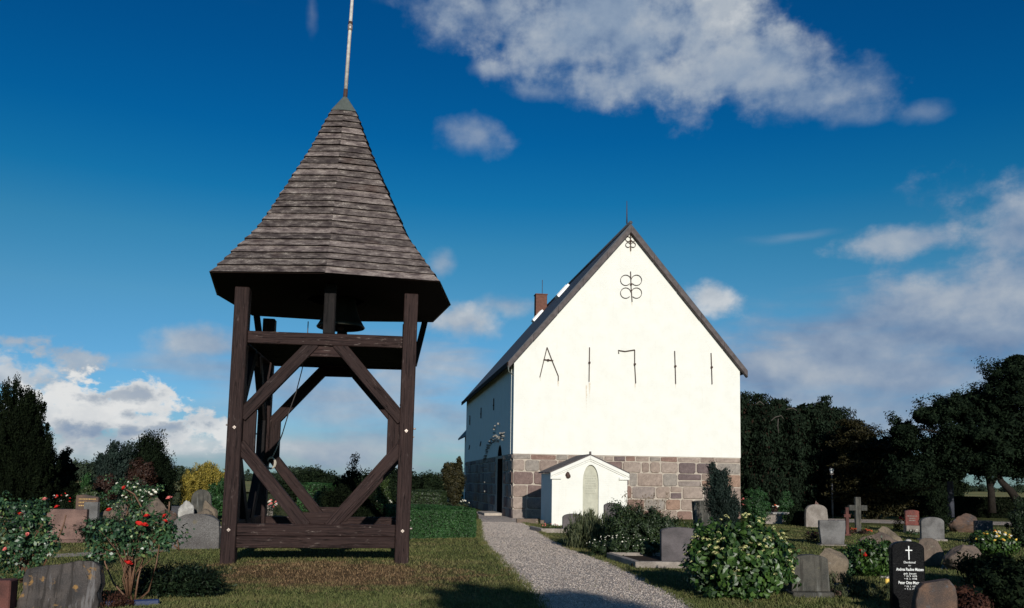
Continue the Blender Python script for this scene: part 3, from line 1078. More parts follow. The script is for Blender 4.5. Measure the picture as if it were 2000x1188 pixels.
def build_church():
    # white gable wall over the granite base
    ov = 0.02
    runs = []
    for (x, y, h, w) in ((1090, 744, 22, 3.2), (1151, 747, 44, 2.6), (1231, 482, 24, 3.4), (1055, 737, 12, 1.6), (1240, 749, 20, 1.8), (1234, 590, 16, 1.8), (1319, 750, 14, 1.5), (1145, 752, 70, 2.2)):
        a, b = on_gable(x, y), on_gable(x, y + h)
        runs.append((a.x, a.z, a.z - b.z, w * 0.0229))
    prism('gable_wall', [(0, PLZ), (GW, PLZ), (GW, EAVE), (GW / 2, APEX), (0, EAVE)], -ov, 0.6, white_wall('limewashed_gable', runs), church)
    prism('gable_base', [(0.02, -0.2), (GW - 0.02, -0.2), (GW - 0.02, PLZ - 0.002), (0.02, PLZ - 0.002)], 0.0, 0.6, M['mortar'], church)
    # left long wall with the portal cut out, white part and base
    D0, D1, DS, DA = 3.0, 4.75, 2.1, 3.42
    ar = arch_pts(D0, D1, -0.2, DS, DA)

    def long_wall(name, z0, z1, x0, x1, mat, off=0.0):
        a = [p for p in ar]
        cut = [(y, z) for y, z in a if z > z0 + 1e-4 and z < z1]
        # intersections of the arch with z0
        lo = []
        for (p, q) in zip(a, a[1:]):
            if (p[1] - z0) * (q[1] - z0) < 0:
                t = (z0 - p[1]) / (q[1] - p[1])
                lo.append((p[0] + (q[0] - p[0]) * t, z0))
        if z0 <= -0.19:
            lo = [a[0], a[-1]]
        top = [(0.6 + 0.003, z0), lo[0]] + [c for c in cut if c not in lo] + [lo[1], (LEN, z0), (LEN, z1), (0.6 + 0.003, z1)]
        # built along y, so the outline's first coordinate is the local y
        bm = bmesh.new()
        bot = [bm.verts.new((x0, y, z)) for y, z in top]
        f = bm.faces.new(bot)
        r = bmesh.ops.extrude_face_region(bm, geom=[f])
        for v in [g for g in r['geom'] if isinstance(g, bmesh.types.BMVert)]:
            v.co.x = x1
        bmesh.ops.triangulate(bm, faces=[f for f in bm.faces if len(f.verts) > 4])
        return obj_bm(name, bm, mat, church)
    long_wall('side_wall', PLZ, EAVE, -0.02, 0.6, M['white'])
    long_wall('side_base', -0.2, PLZ - 0.002, 0.0, 0.6, M['mortar'])
    # right long wall and rear gable
    box('side_wall', 0.6, LEN - 0.61, EAVE + 0.2, (GW - 0.302, 0.605 + (LEN - 0.61) / 2, (EAVE - 0.2) / 2), M['white'], church)
    prism('rear_gable', [(0.61, -0.2), (GW - 0.61, -0.2), (GW - 0.61, EAVE), (GW / 2, APEX - 0.25), (0.61, EAVE)], LEN - 0.6, LEN - 0.003, M['white'], church)
    # portal: dark leaf set deep in the reveal
    dr = arch_pts(D0 - 0.02, D1 + 0.02, -0.1, DS, DA + 0.02)
    bm = bmesh.new()
    bm.faces.new([bm.verts.new((0.45, y, z)) for y, z in dr])
    r = bmesh.ops.extrude_face_region(bm, geom=bm.faces[:])
    for v in [g for g in r['geom'] if isinstance(g, bmesh.types.BMVert)]:
        v.co.x = 0.55
    dl = obj_bm('door', bm, M['door'], church)
    # near-black sheet over the arched reveal: the recess's shade put into colour
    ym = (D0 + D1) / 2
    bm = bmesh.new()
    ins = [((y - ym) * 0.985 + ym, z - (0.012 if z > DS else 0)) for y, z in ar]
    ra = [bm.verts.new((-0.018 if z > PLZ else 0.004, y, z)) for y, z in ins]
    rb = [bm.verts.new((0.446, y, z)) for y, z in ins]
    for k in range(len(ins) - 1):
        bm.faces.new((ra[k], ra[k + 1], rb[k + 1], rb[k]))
    obj_bm('reveal_shade', bm, M['door'], church)
    for zz in (0.8, 2.0):
        box('hinge', 0.02, 1.2, 0.07, (0.44, 3.9, zz), M['iron'], dl)
    box('door_step', 0.9, 2.6, 0.17, (-0.45, 3.9, 0.05), M['mortar'], church, 0.02)
    # scar of an older, wider arch: ragged proud mortar that catches the raking sun
    pts = [on_left(x, y) for x, y in ((947, 902), (951, 890), (955, 874), (961, 862), (969, 856), (979, 852), (988, 849))]
    k = 0
    for a, b in zip(pts, pts[1:]):
        n = 9
        for i in range(n):
            t = (i + random.random()) / n
            y, z = a.y + (b.y - a.y) * t, a.z + (b.z - a.z) * t
            s = random.uniform(0.03, 0.085)
            box('mortar_scar', 0.13, s * 2.2, s, (-0.075, y, z + random.uniform(-0.13, 0.13)), M['chalk'], church, 0.012)
    for (x, y) in ((968, 846), (968, 838), (970, 832), (976, 828), (966, 864), (975, 862), (984, 858), (944, 912), (950, 942), (950, 960)):
        p = on_left(x, y)
        box('mortar_scar', 0.12, random.uniform(0.06, 0.12), random.uniform(0.04, 0.13), (-0.075, p.y, p.z), M['chalk'], church, 0.012)
    # small iron anchors of the long wall
    for (x, y) in ((966, 790), (941, 807), (919, 821)):
        p = on_left(x, y)
        bm = bmesh.new()
        bm_box(bm, 0.05, 0.05, 0.62, (0, 0, 0), None, 0.008)
        bm_box(bm, 0.06, 0.16, 0.07, (-0.01, 0, -0.05), None, 0.01)
        obj_bm('wall_anchor', bm, M['iron'], church, (-0.05, p.y, p.z))
    for (x, y) in ((940, 867), (918, 874)):
        p = on_left(x, y)
        bm = bmesh.new()
        bm_box(bm, 0.05, 0.05, 0.5, (0, 0, 0), Matrix.Rotation(R(60), 3, 'X'), 0.008)
        obj_bm('wall_anchor', bm, M['iron'], church, (-0.05, p.y, p.z))

    # ---- roof
    th = 0.16
    fo, bo, eo = 0.20, 0.25, 0.30
    for s, nm in ((-1, 'left'), (1, 'right')):
        sx = lambda x: GW / 2 + s * (GW / 2 - x)
        zx = lambda x: EAVE + 0.04 + SL * x
        V = []
        for y in (-fo, LEN + bo):
            V += [(sx(-eo), y, zx(-eo)), (sx(GW / 2), y, zx(GW / 2)), (sx(GW / 2), y, zx(GW / 2) + th * 1.5), (sx(-eo), y, zx(-eo) + th)]
        FC = [(0, 1, 2, 3), (7, 6, 5, 4), (3, 2, 6, 7), (1, 0, 4, 5), (0, 3, 7, 4), (2, 1, 5, 6)]
        bm = bmesh.new()
        vs = [bm.verts.new(v) for v in V]
        for f in FC:
            bm.faces.new([vs[i] for i in f])
        rf = obj_bm('roof_slope', bm, M['slate'], church)
        # barge boards on the gable, hung in four lengths with visible joints
        n = 5
        for i in range(n):
            x0 = -eo + (GW / 2 + eo) * i / n + (0.004 if i else 0)
            x1 = -eo + (GW / 2 + eo) * (i + 1) / n - 0.004
            jit = random.uniform(-0.012, 0.012)
            o = [(sx(x0), zx(x0) - 0.18 + jit), (sx(x1), zx(x1) - 0.18 + jit), (sx(x1), zx(x1) + th * 0.8), (sx(x0), zx(x0) + th * 0.8)]
            prism('verge_board', o, -fo - 0.045, -fo - 0.003, M['verge'], church, 0.006)
            o = [(sx(x0), zx(x0) - 0.20 + jit), (sx(x1), zx(x1) - 0.20 + jit), (sx(x1), zx(x1) - 0.02), (sx(x0), zx(x0) - 0.02)]
            prism('verge_soffit', o, -fo + 0.0, -0.023, M['verge'], church)
        # eaves gutter board
        if s < 0:
            box('eaves_board', 0.05, LEN + fo + bo - 0.02, 0.22, (-eo - 0.03, (LEN + bo - fo) / 2, zx(-eo) + 0.02), M['soffit'], church)
            tube('gutter_hook', [(-eo, -0.22, EAVE - 0.35), (-0.28, -0.24, EAVE - 0.62), (-0.03, -0.05, EAVE - 0.75)], 0.03, M['lead'], church)
    tube('ridge_roll', [(GW / 2, -fo, APEX + 0.32), (GW / 2, LEN + bo, APEX + 0.32)], 0.09, M['slate'], church, 8)
    # skylights: panes in the left slope, their sky reflection painted as white colour
    rn = Vector((-SL, 0, 1)).normalized()
    wn = CMX.to_3x3() @ rn
    for (yy, w) in ((10.9, 0.7), (18.6, 0.6)):
        xx = GW / 2 - 0.75
        p = Vector((xx, yy, EAVE + 0.04 + th + 0.08 + SL * xx))
        rot = Matrix.Rotation(-math.atan(SL), 3, 'Y')
        bm = bmesh.new()
        bm_box(bm, 1.0, w, 0.22, (0, 0, 0.04), rot, 0.01)
        fr_ = obj_bm('skylight', bm, M['glazing'], church, p)
        bm = bmesh.new()
        bm_box(bm, 0.84, w - 0.14, 0.02, rot @ Vector((0, 0, 0.165)), rot)
        obj_bm('pane', bm, M['glazing'], fr_)
    # chimney and lightning rods
    ch = box('chimney', 0.78, 0.62, 1.6, (GW / 2 - 0.5, LEN - 0.7, APEX + 0.18), M['brick'], church, 0.02)
    box('chimney_cap', 0.86, 0.70, 0.07, (0, 0, 0.83), M['brick'], ch, 0.01)
    tube('lightning_rod', [(0.1, 0, 0.8), (0.1, 0, 1.9)], 0.02, M['iron'], ch, 5)
    tube('lightning_rod', [(GW / 2 - 0.1, 0.1, APEX + 0.35), (GW / 2 - 0.1, 0.1, APEX + 1.45)], [0.035, 0.012], M['iron'], church, 5)
    # lower chancel behind, only its eaves corner shows
    prism('chancel_wall', [(0.85, -0.2), (7.0, -0.2), (7.0, 5.0), (4.0, 8.6), (0.85, 5.0)], LEN + 0.3, LEN + 9, M['white'], church)
    prism('chancel_roof', [(0.36, 4.92), (4.1, 9.2), (7.7, 4.92), (7.7, 4.78), (4.1, 9.0), (0.36, 4.78)], LEN + 0.27, LEN + 9.3, M['slate'], church)
    tube('downpipe', [(0.14, LEN + 0.5, 4.6), (0.4, LEN + 0.55, 3.9), (0.8, LEN + 0.6, 3.5)], 0.035, M['lead'], church, 5)

    # ---- iron letter, numerals and scrolls on the gable
    def flat(pts, w=0.05, name='numeral', y=-0.055, t=0.035):
        bm = bmesh.new()
        P = [on_gable(*p) for p in pts]
        bm_tube(bm, [(p.x, y, p.z) for p in P], w * 0.62, 6)
        return bm

    def bar(bm, pts, r=0.021):
        P = [on_gable(*p) for p in pts]
        bm_tube(bm, [(p.x, -0.06, p.z) for p in P], r, 6)

    def boss(bm, px, py, s=0.09):
        p = on_gable(px, py)
        bm_box(bm, s, 0.1, s, (p.x, -0.075, p.z), None, 0.012)
    bm = bmesh.new()
    bar(bm, [(1054, 737), (1061, 708), (1068, 679)])
    bar(bm, [(1068, 679), (1079, 708), (1090, 735), (1090, 744)])
    bar(bm, [(1061, 703), (1071, 704), (1080, 705)], 0.03)
    boss(bm, 1070, 704)
    obj_bm('iron_letter', bm, M['iron'], church)
    for (x0, y0, x1, y1, mx, my) in ((1151, 679, 1150, 746, 1150.5, 709), (1317, 686, 1319, 750, 1318, 716), (1388, 690, 1390, 751, 1389, 718)):
        bm = bmesh.new()
        bar(bm, [(x0, y0), (mx, my), (x1, y1)])
        boss(bm, mx, my)
        obj_bm('iron_numeral', bm, M['iron'], church)
    bm = bmesh.new()
    bar(bm, [(1208, 691), (1207, 685), (1220, 687), (1239, 684)], 0.027)
    bar(bm, [(1239, 684), (1239, 712), (1241, 749)])
    boss(bm, 1239, 712)
    obj_bm('iron_numeral', bm, M['iron'], church)

    def scroll(cx, cy, k, gap):
        bm = bmesh.new()
        bar(bm, [(cx, cy - 30 * k - gap), (cx + 1, cy), (cx + 3 * k, cy + 29 * k + gap * .4)])
        boss(bm, cx + 1, cy - 5 * k)
        for sx_ in (-1, 1):
            for sz_ in (-1, 1):
                pts = []
                for i in range(15):
                    a = 0.15 + i / 14 * 2 * PI * 0.86
                    rx = 10.2 * k
                    pts.append((cx + 1 + sx_ * (rx - rx * math.cos(a) + 0.3), cy - 0.5 + sz_ * (12.5 * k) + (-sz_ if sz_ > 0 else 1) * rx * math.sin(a) * (-1 if sz_ < 0 else 1)))
                bar(bm, pts, 0.015)
        obj_bm('iron_scroll', bm, M['iron'], church)
    scroll(1231, 561, 1.0, 0)
    scroll(1230, 474, 0.46, 9)
    # ---- granite ashlar: every stone its own block, proud of the mortar
    rows = [(-0.05, 0.42), (0.42, 0.93), (0.93, 1.50), (1.50, 2.10), (2.10, 2.62), (2.62, 2.86)]

    def ashlar(L, skip, place, wide):
        n = 0
        for ri, (z0, z1) in enumerate(rows):
            x = -0.0
            while x < L - 0.05:
                hgt = z1 - z0
                w = random.uniform(0.5, 1.35) * wide * (0.8 if random.random() < 0.3 else 1)
                if L - x - w < 0.45:
                    w = L - x
                parts = [(z0, z1)]
                if hgt > 0.5 and random.random() < 0.07:
                    zm = z0 + hgt * random.uniform(0.4, 0.6)
                    parts = [(z0, zm), (zm, z1)]
                for (a, b) in parts:
                    if not skip(x, x + w, a, b):
                        g = random.uniform(0.012, 0.028)
                        x0, x1 = x + g, x + w - g
                        q0, q1 = a + g * 0.9, b - g * 0.9
                        cr = min(0.07, random.uniform(0.06, 0.2) * min(x1 - x0, q1 - q0))
                        jit = lambda s=0.018: random.uniform(-s, s)
                        ring = [(x0 + cr, q0 + jit()), (x1 - cr * random.uniform(.5, 1.5), q0 + jit()), (x1 + jit() * .6, q0 + cr), (x1 + jit() * .6, q1 - cr * random.uniform(.5, 1.5)),
                                (x1 - cr, q1 + jit()), (x0 + cr * random.uniform(.5, 1.5), q1 + jit()), (x0 + jit() * .6, q1 - cr), (x0 + jit() * .6, q0 + cr)]
                        ring = [(min(max(p, 0.004), L - 0.004), r_) for p, r_ in ring]
                        mx, mz = (x0 + x1) / 2, (q0 + q1) / 2
                        pr = random.uniform(0.018, 0.045)
                        inner = [(mx + (p - mx) * 0.92 + jit(0.012), mz + (r_ - mz) * 0.88 + jit(0.012)) for p, r_ in ring]
                        V = [place(p, -0.0, r_, mx, mz) for p, r_ in ring] + [place(p, pr + jit(0.012), r_, mx, mz) for p, r_ in inner] + [place(mx + jit(0.1), pr + random.uniform(-0.012, 0.028), mz + jit(0.06), mx, mz)]
                        FC = [(i, (i + 1) % 8, 8 + (i + 1) % 8, 8 + i) for i in range(8)] + [(8 + i, 8 + (i + 1) % 8, 16) for i in range(8)]
                        bm = bmesh.new()
                        vs = [bm.verts.new(v) for v in V]
                        for f in FC:
                            bm.faces.new([vs[i] for i in f])
                        obj_bm('granite_block', bm, M['ashlar'], church, place(mx, 0, mz, 0, 0, True))
                        n += 1
                x += w
        return n

    def place_front(p, out, z, mx, mz, origin=False):
        return Vector((p, -0.002, z)) if origin else Vector((p - mx, -out, z - mz))

    def place_left(p, out, z, mx, mz, origin=False):
        return Vector((-0.002, p, z)) if origin else Vector((-out, p - mx, z - mz))
    n1 = ashlar(GW, lambda *a: False, place_front, 0.92)
    n2 = ashlar(LEN, lambda a, b, z0, z1: a < D1 + 0.05 and b > D0 - 0.05 and z0 < DA - 0.6 and not (b < D0 or a > D1), place_left, 1.05)
    return n1, n2


print('ashlar', build_church())

# ------------------------------------------------------------------ small white grave chapel in front of the gable
AX0 = Vector((1.56, 32.2, 0))
annex = thing('grave_chapel', 'small white gabled grave chapel with a pointed inscription niche', 'chapel', AX0, CYAW)
AMX = Matrix.Translation(AX0) @ Matrix.Rotation(CYAW, 4, 'Z')
AIN = AMX.inverted()
AN = AMX.to_3x3() @ Vector((0, -1, 0))


def on_annex(px, py):
    return AIN @ hit(px, py, AX0, AN)


def build_annex():
    w, dp, ev, ap = 2.96, 2.1, 1.98, 2.63
    z0 = -0.35
    # front with a pointed niche cut from the ground up
    n0, n1 = on_annex(1138, 1000).x, on_annex(1169, 1000).x
    za = on_annex(1154, 908).z
    zs = on_annex(1154, 945).z
    ni = arch_pts(n0, n1, z0, zs, za, 8)
    out = [(0, z0)] + ni + [(w, z0), (w, ev), (w / 2, ap), (0, ev)]
    bm = bmesh.new()
    f = bm.faces.new([bm.verts.new((x, 0, z)) for x, z in out])
    r = bmesh.ops.extrude_face_region(bm, geom=[f])
    for v in [g for g in r['geom'] if isinstance(g, bmesh.types.BMVert)]:
        v.co.y = 0.25
    bmesh.ops.triangulate(bm, faces=[f for f in bm.faces if len(f.verts) > 4])
    obj_bm('front_wall', bm, M['white'], annex)
    for x in (0.125, w - 0.125):
        box('side_wall', 0.25, dp - 0.26, ev - z0, (x, 0.255 + (dp - 0.26) / 2, (ev + z0) / 2), M['white'], annex)
    prism('rear_wall', [(0.255, z0), (w - 0.255, z0), (w - 0.255, ev), (w / 2, ap - 0.1), (0.255, ev)], dp - 0.25, dp - 0.006, M['white'], annex)
    pl = prism('inscription_slab', [(n0 - 0.03, z0), (n1 + 0.03, z0), (n1 + 0.03, za), (n0 - 0.03, za)], 0.10, 0.16, M['plaque'], annex)
    bm = bmesh.new()
    zt = on_annex(1154, 930).z
    rows = 8
    for k in range(rows):
        z = zt - k * 0.095
        x = n0 + 0.09 + random.uniform(0, 0.05)
        while x < n1 - 0.11:
            l = random.uniform(0.02, 0.06)
            bm_box(bm, l, 0.006, random.uniform(0.03, 0.05), (x + l / 2, 0.098, z), None)
            x += l + random.uniform(0.012, 0.03)
    obj_bm('inscription', bm, M['plaque_dark'], pl)
    # moulded cornice along the gable and short returns
    sl = (ap - ev) / (w / 2)
    for s in (0, 1):
        m = lambda x: x if s == 0 else w - x
        prism('cornice', [(m(-0.07), ev - 0.10 - sl * .07), (m(w / 2 - 0.001), ap - 0.10), (m(w / 2 - 0.001), ap + 0.045), (m(-0.07), ev + 0.045 - sl * .07)], -0.07, 0.05, M['white'], annex, 0.012)
        prism('cornice', [(m(-0.02), ev - 0.17), (m(w / 2 - 0.001), ap - 0.17), (m(w / 2 - 0.001), ap - 0.103), (m(-0.02), ev - 0.103)], -0.035, -0.002, M['white'], annex, 0.008)
        prism('cornice_return', [(m(-0.075), ev - 0.23), (m(0.34), ev - 0.23), (m(0.34), ev - 0.13), (m(-0.075), ev - 0.13)], -0.075, -0.004, M['white'], annex, 0.012)
    # shallow slate roof in two slopes with slates in rows
    for s in (0, 1):
        m = lambda x: x if s == 0 else w - x
        prism('roof_slope', [(m(-0.10), ev + 0.05 - sl * .1), (m(w / 2), ap + 0.05), (m(w / 2), ap + 0.10), (m(-0.10), ev + 0.09 - sl * .1)], -0.055, dp + 0.1, M['verge'], annex)
    o = box('ridge_stone', 0.07, 0.1, 0.11, (w / 2, -0.03, ap + 0.14), M['verge'], annex, 0.015)
    # dark broken patch in the plaster: an old lamp bracket
    p = on_annex(1109, 928)
    bm = bmesh.new()
    bmesh.ops.create_icosphere(bm, subdivisions=2, radius=0.12)
    for v in bm.verts:
        v.co = v.co * (1 + 0.5 * noise.noise(v.co * 9))
        v.co.y *= 0.5
        v.co.z *= 1.05
        v.co.x *= 0.8
    obj_bm('wall_lamp', bm, M['iron'], annex, (p.x, -0.05, p.z))


M['plaque'] = plain('weathered_pale_stone', (0.44, 0.43, 0.35), 0.9, 0.1, 0, 0.14, 6, 0.3)
M['plaque_dark'] = plain('worn_lettering', (0.365, 0.355, 0.29), 0.9, 0.1, 0, 0.1, 6, 0)
build_annex()
# ------------------------------------------------------------------ plants
def unit(a):
    return a / np.maximum(np.linalg.norm(a, axis=1, keepdims=True), 1e-9)


def rdir(n):
    return unit(rng.normal(size=(n, 3)))


def leaf_quads(C, D, N, L, W):
    D = unit(D)
    S = unit(np.cross(D, N))
    N2 = np.cross(S, D)
    L = np.broadcast_to(np.asarray(L, float), (len(C),))[:, None]
    W = np.broadcast_to(np.asarray(W, float), (len(C),))[:, None]
    V = np.empty((len(C), 4, 3))
    V[:, 0] = C - D * L * 0.5
    V[:, 1] = C + S * W * 0.5 + D * L * 0.06 + N2 * W * 0.14
    V[:, 2] = C + D * L * 0.5 - N2 * L * 0.10
    V[:, 3] = C - S * W * 0.5 + D * L * 0.06 + N2 * W * 0.14
    return V.reshape(-1, 3)


def foliage(name, C, D, N, L, W, mat, parent, kind='stuff', rnd=None):
    n = len(C)
    Ls = L * rng.uniform(0.5, 1.4, n)
    Ws = W * rng.uniform(0.65, 1.3, n)
    me = mesh_np(name, leaf_quads(C, D, N, Ls, Ws), 4, rng.random(n) if rnd is None else rnd)
    return link_mesh(name, me, mat, parent, kind=kind)


def clumped(n, ells, nclump, cr, stretch=(1, 1, 1), shell=0.3, zmin=0.02, grow=0.0, jit=0.10, drop=False):
    """leaf centres in clumps spread through the outer part of a set of ellipsoids"""
    wts = np.array([e[1][0] * e[1][1] + e[1][0] * e[1][2] for e in ells])
    which = rng.choice(len(ells), nclump, p=wts / wts.sum())
    c = np.array([e[0] for e in ells])[which]
    r = np.array([e[1] for e in ells])[which]
    d = rdir(nclump)
    rad = 1 - shell * rng.random(nclump) ** 1.3
    rad *= 1 + jit * rng.normal(size=nclump)
    cc = c + d * r * rad[:, None]
    out = unit(d / r)
    k = rng.integers(0, nclump, n)
    size = cr * rng.uniform(0.5, 1.35, nclump)
    off = rng.normal(size=(n, 3)) * 0.55
    off /= np.maximum(1, np.linalg.norm(off, axis=1, keepdims=True) / 1.2)
    st = np.asarray(stretch, float)
    if drop:
        off[:, 2] = 0.25 - np.abs(off[:, 2]) * 1.3
    p = cc[k] + off * size[k][:, None] * st
    if grow:
        p += out[k] * (rng.random(n) ** 2 * grow)[:, None]
    nrm = unit(out[k] * 0.8 + off * 0.9 + rng.normal(size=(n, 3)) * 0.35)
    ok = p[:, 2] > zmin
    return p[ok], nrm[ok], out[k][ok], cc


def leaf_dirs(nrm, droop=0.4):
    t = np.cross(nrm, rdir(len(nrm)))
    t[:, 2] -= droop
    return unit(t)


def plant(name, label, cat, loc, ells, n, L, W, mat, nclump=60, cr=0.3, stretch=(1, 1, 1), shell=0.3, droop=0.4, trunk=None, group=None, mode='leaf', grow=0.0, part='foliage', core=0.25, limbs=6, jit=0.10):
    t = thing(name, label, cat, loc, 0, group)
    p, nrm, out, cc = clumped(n, ells, nclump, cr, stretch, shell, grow=grow, jit=jit, drop=(mode == 'weep'))
    if mode == 'leaf':
        D = leaf_dirs(nrm, droop)
        N = nrm
    elif mode == 'up':          # upright sprays of conifers
        D = unit(out * 0.55 + rng.normal(size=p.shape) * 0.35 + np.array([0, 0, 0.9]))
        N = unit(nrm + rng.normal(size=p.shape) * 0.3)
    elif mode == 'weep':
        D = unit(out * np.array([0.5, 0.5, 0.1]) + rng.normal(size=p.shape) * 0.3 + np.array([0, 0, -0.9]))
        N = unit(nrm + rng.normal(size=p.shape) * 0.3)
    else:                       # layered, flat sprays
        D = unit(out * np.array([1, 1, 0.25]) + rng.normal(size=p.shape) * 0.4)
        N = unit(rng.normal(size=p.shape) * 0.45 + np.array([0, 0, 1.0]) + out * 0.4)
    foliage(part, p, D, N, L, W, mat, t)
    if core:
        # darker inner leaves that close the crown
        m = int(n * core)
        which = rng.integers(0, len(ells), m)
        c = np.array([e[0] for e in ells])[which]
        r = np.array([e[1] for e in ells])[which]
        q = c + rdir(m) * r * (rng.random(m) ** 0.33 * 0.78)[:, None]
        q = q[q[:, 2] > 0.03]
        foliage('inner_' + part, q, rdir(len(q)), rdir(len(q)), L * 1.9, W * 1.9, mat, t)
    if trunk:
        th, tr = trunk
        bm = bmesh.new()
        wob = [Vector((0.15 * tr * noise.noise(Vector((i, loc[0], 1))), 0.15 * tr * noise.noise(Vector((i, loc[1], 5))), 0)) for i in range(6)]
        pts = [Vector((0, 0, -0.1)) + (Vector((0, 0, th + 0.1)) * (i / 5)) + wob[i] * 4 for i in range(6)]
        bm_tube(bm, pts, [tr * 1.25, tr, tr * .9, tr * .8, tr * .65, tr * .5], 8)
        obj_bm('trunk', bm, M['bark'], t, smooth=True)
        bm = bmesh.new()
        for i in range(min(limbs, len(cc))):
            q = Vector(cc[i * (len(cc) // max(1, limbs)) % len(cc)])
            s = Vector((0, 0, th * random.uniform(0.45, 0.95)))
            mid = s + (q - s) * 0.5 + Vector((0, 0, 0.12 * (q - s).length))
            bm_tube(bm, [s, mid, s + (q - s) * 0.97], [tr * .5, tr * .3, tr * .1], 5)
        obj_bm('limbs', bm, M['bark'], t, smooth=True)
    return t


def E(cx, cy, cz, rx, ry, rz):
    return ((cx, cy, cz), (rx, ry, rz))


M['bough'] = plain('pale_bough', (0.085, 0.075, 0.065), 0.9, 0.1)
M['bark'] = plain('bark', (0.022, 0.018, 0.015), 0.95, 0.1, 0, 0.4, 12, 0.8)
M['bark_blue'] = plain('smooth_grey_bark', (0.040, 0.043, 0.055), 0.8, 0.2, 0, 0.4, 8, 0.4)
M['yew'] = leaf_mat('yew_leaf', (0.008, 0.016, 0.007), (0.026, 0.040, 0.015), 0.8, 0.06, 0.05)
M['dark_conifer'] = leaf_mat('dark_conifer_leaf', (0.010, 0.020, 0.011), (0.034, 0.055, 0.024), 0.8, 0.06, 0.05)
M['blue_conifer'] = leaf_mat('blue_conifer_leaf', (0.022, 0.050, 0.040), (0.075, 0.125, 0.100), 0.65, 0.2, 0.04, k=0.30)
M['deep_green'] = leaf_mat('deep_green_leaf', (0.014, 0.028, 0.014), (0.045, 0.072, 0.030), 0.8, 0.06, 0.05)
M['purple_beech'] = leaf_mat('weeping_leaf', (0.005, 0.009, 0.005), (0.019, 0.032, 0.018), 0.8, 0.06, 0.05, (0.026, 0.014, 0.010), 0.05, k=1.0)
M['olive'] = leaf_mat('olive_leaf', (0.012, 0.013, 0.005), (0.048, 0.040, 0.015), 0.6, 0.2, 0.05, k=1.0)
M['mid_green'] = leaf_mat('mid_green_leaf', (0.008, 0.018, 0.007), (0.042, 0.066, 0.024), 0.5, 0.3, 0.08, k=1.0)
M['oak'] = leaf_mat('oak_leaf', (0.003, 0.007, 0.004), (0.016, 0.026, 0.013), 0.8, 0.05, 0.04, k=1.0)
M['hedge'] = leaf_mat('hedge_leaf', (0.010, 0.036, 0.011), (0.042, 0.105, 0.030), 0.5, 0.25, 0.08, k=1.0)
M['fresh'] = leaf_mat('fresh_green_leaf', (0.045, 0.085, 0.022), (0.140, 0.210, 0.055), 0.5, 0.35, 0.12, k=0.42)
M['golden'] = leaf_mat('golden_conifer_leaf', (0.120, 0.105, 0.018), (0.36, 0.27, 0.05), 0.6, 0.25, 0.1, k=0.95)
M['brown_red'] = leaf_mat('brown_red_leaf', (0.050, 0.022, 0.014), (0.12, 0.055, 0.035), 0.6, 0.25, 0.06, k=0.4)
M['rose_leaf'] = leaf_mat('rose_leaf', (0.018, 0.050, 0.020), (0.060, 0.125, 0.050), 0.38, 0.5, 0.08, (0.16, 0.22, 0.07), 0.06, k=0.95)
M['hydrangea'] = leaf_mat('hydrangea_leaf', (0.010, 0.032, 0.006), (0.062, 0.118, 0.024), 0.42, 0.4, 0.14, k=1.0)
M['far_green'] = leaf_mat('distant_leaf', (0.045, 0.075, 0.050), (0.095, 0.130, 0.075), 0.8, 0.1, 0.04, k=0.42)
M['lavender'] = leaf_mat('grey_green_leaf', (0.075, 0.105, 0.050), (0.19, 0.21, 0.10), 0.6, 0.2, 0.1, k=0.5)
M['juniper'] = leaf_mat('juniper_leaf', (0.016, 0.042, 0.018), (0.060, 0.105, 0.040), 0.6, 0.25, 0.04)
M['heather'] = leaf_mat('heather_leaf', (0.060, 0.025, 0.018), (0.15, 0.06, 0.035), 0.7, 0.15, 0.06, k=0.5)
M['cream'] = plain('cream_floret', (0.52, 0.50, 0.22), 0.7, 0.2, 0, 0.25, 60, 0.2)
M['red_petal'] = plain('red_petal', (0.62, 0.028, 0.022), 0.5, 0.3, 0, 0.25, 30, 0)
M['pink_petal'] = plain('pale_pink_petal', (0.75, 0.22, 0.20), 0.5, 0.3, 0, 0.25, 30, 0)
M['white_petal'] = plain('white_petal', (0.82, 0.80, 0.70), 0.5, 0.3, 0, 0.1, 30, 0)
M['orange_petal'] = plain('orange_red_petal', (0.55, 0.12, 0.05), 0.55, 0.3, 0, 0.35, 30, 0)
M['yellow_petal'] = plain('yellow_petal', (0.75, 0.50, 0.10), 0.55, 0.3, 0, 0.2, 30, 0)
M['stem'] = plain('plant_stem', (0.075, 0.075, 0.030), 0.7, 0.3, 0, 0.4, 20, 0)
M['red_stem'] = plain('rose_cane', (0.14, 0.075, 0.045), 0.6, 0.3, 0, 0.5, 20, 0)


def px2m(n, Y):
    return n * Y / F


# ---- lawn blades: short mown grass, real blades near the viewer
NOGRASS = []        # (x, y, rx, ry) discs kept bare


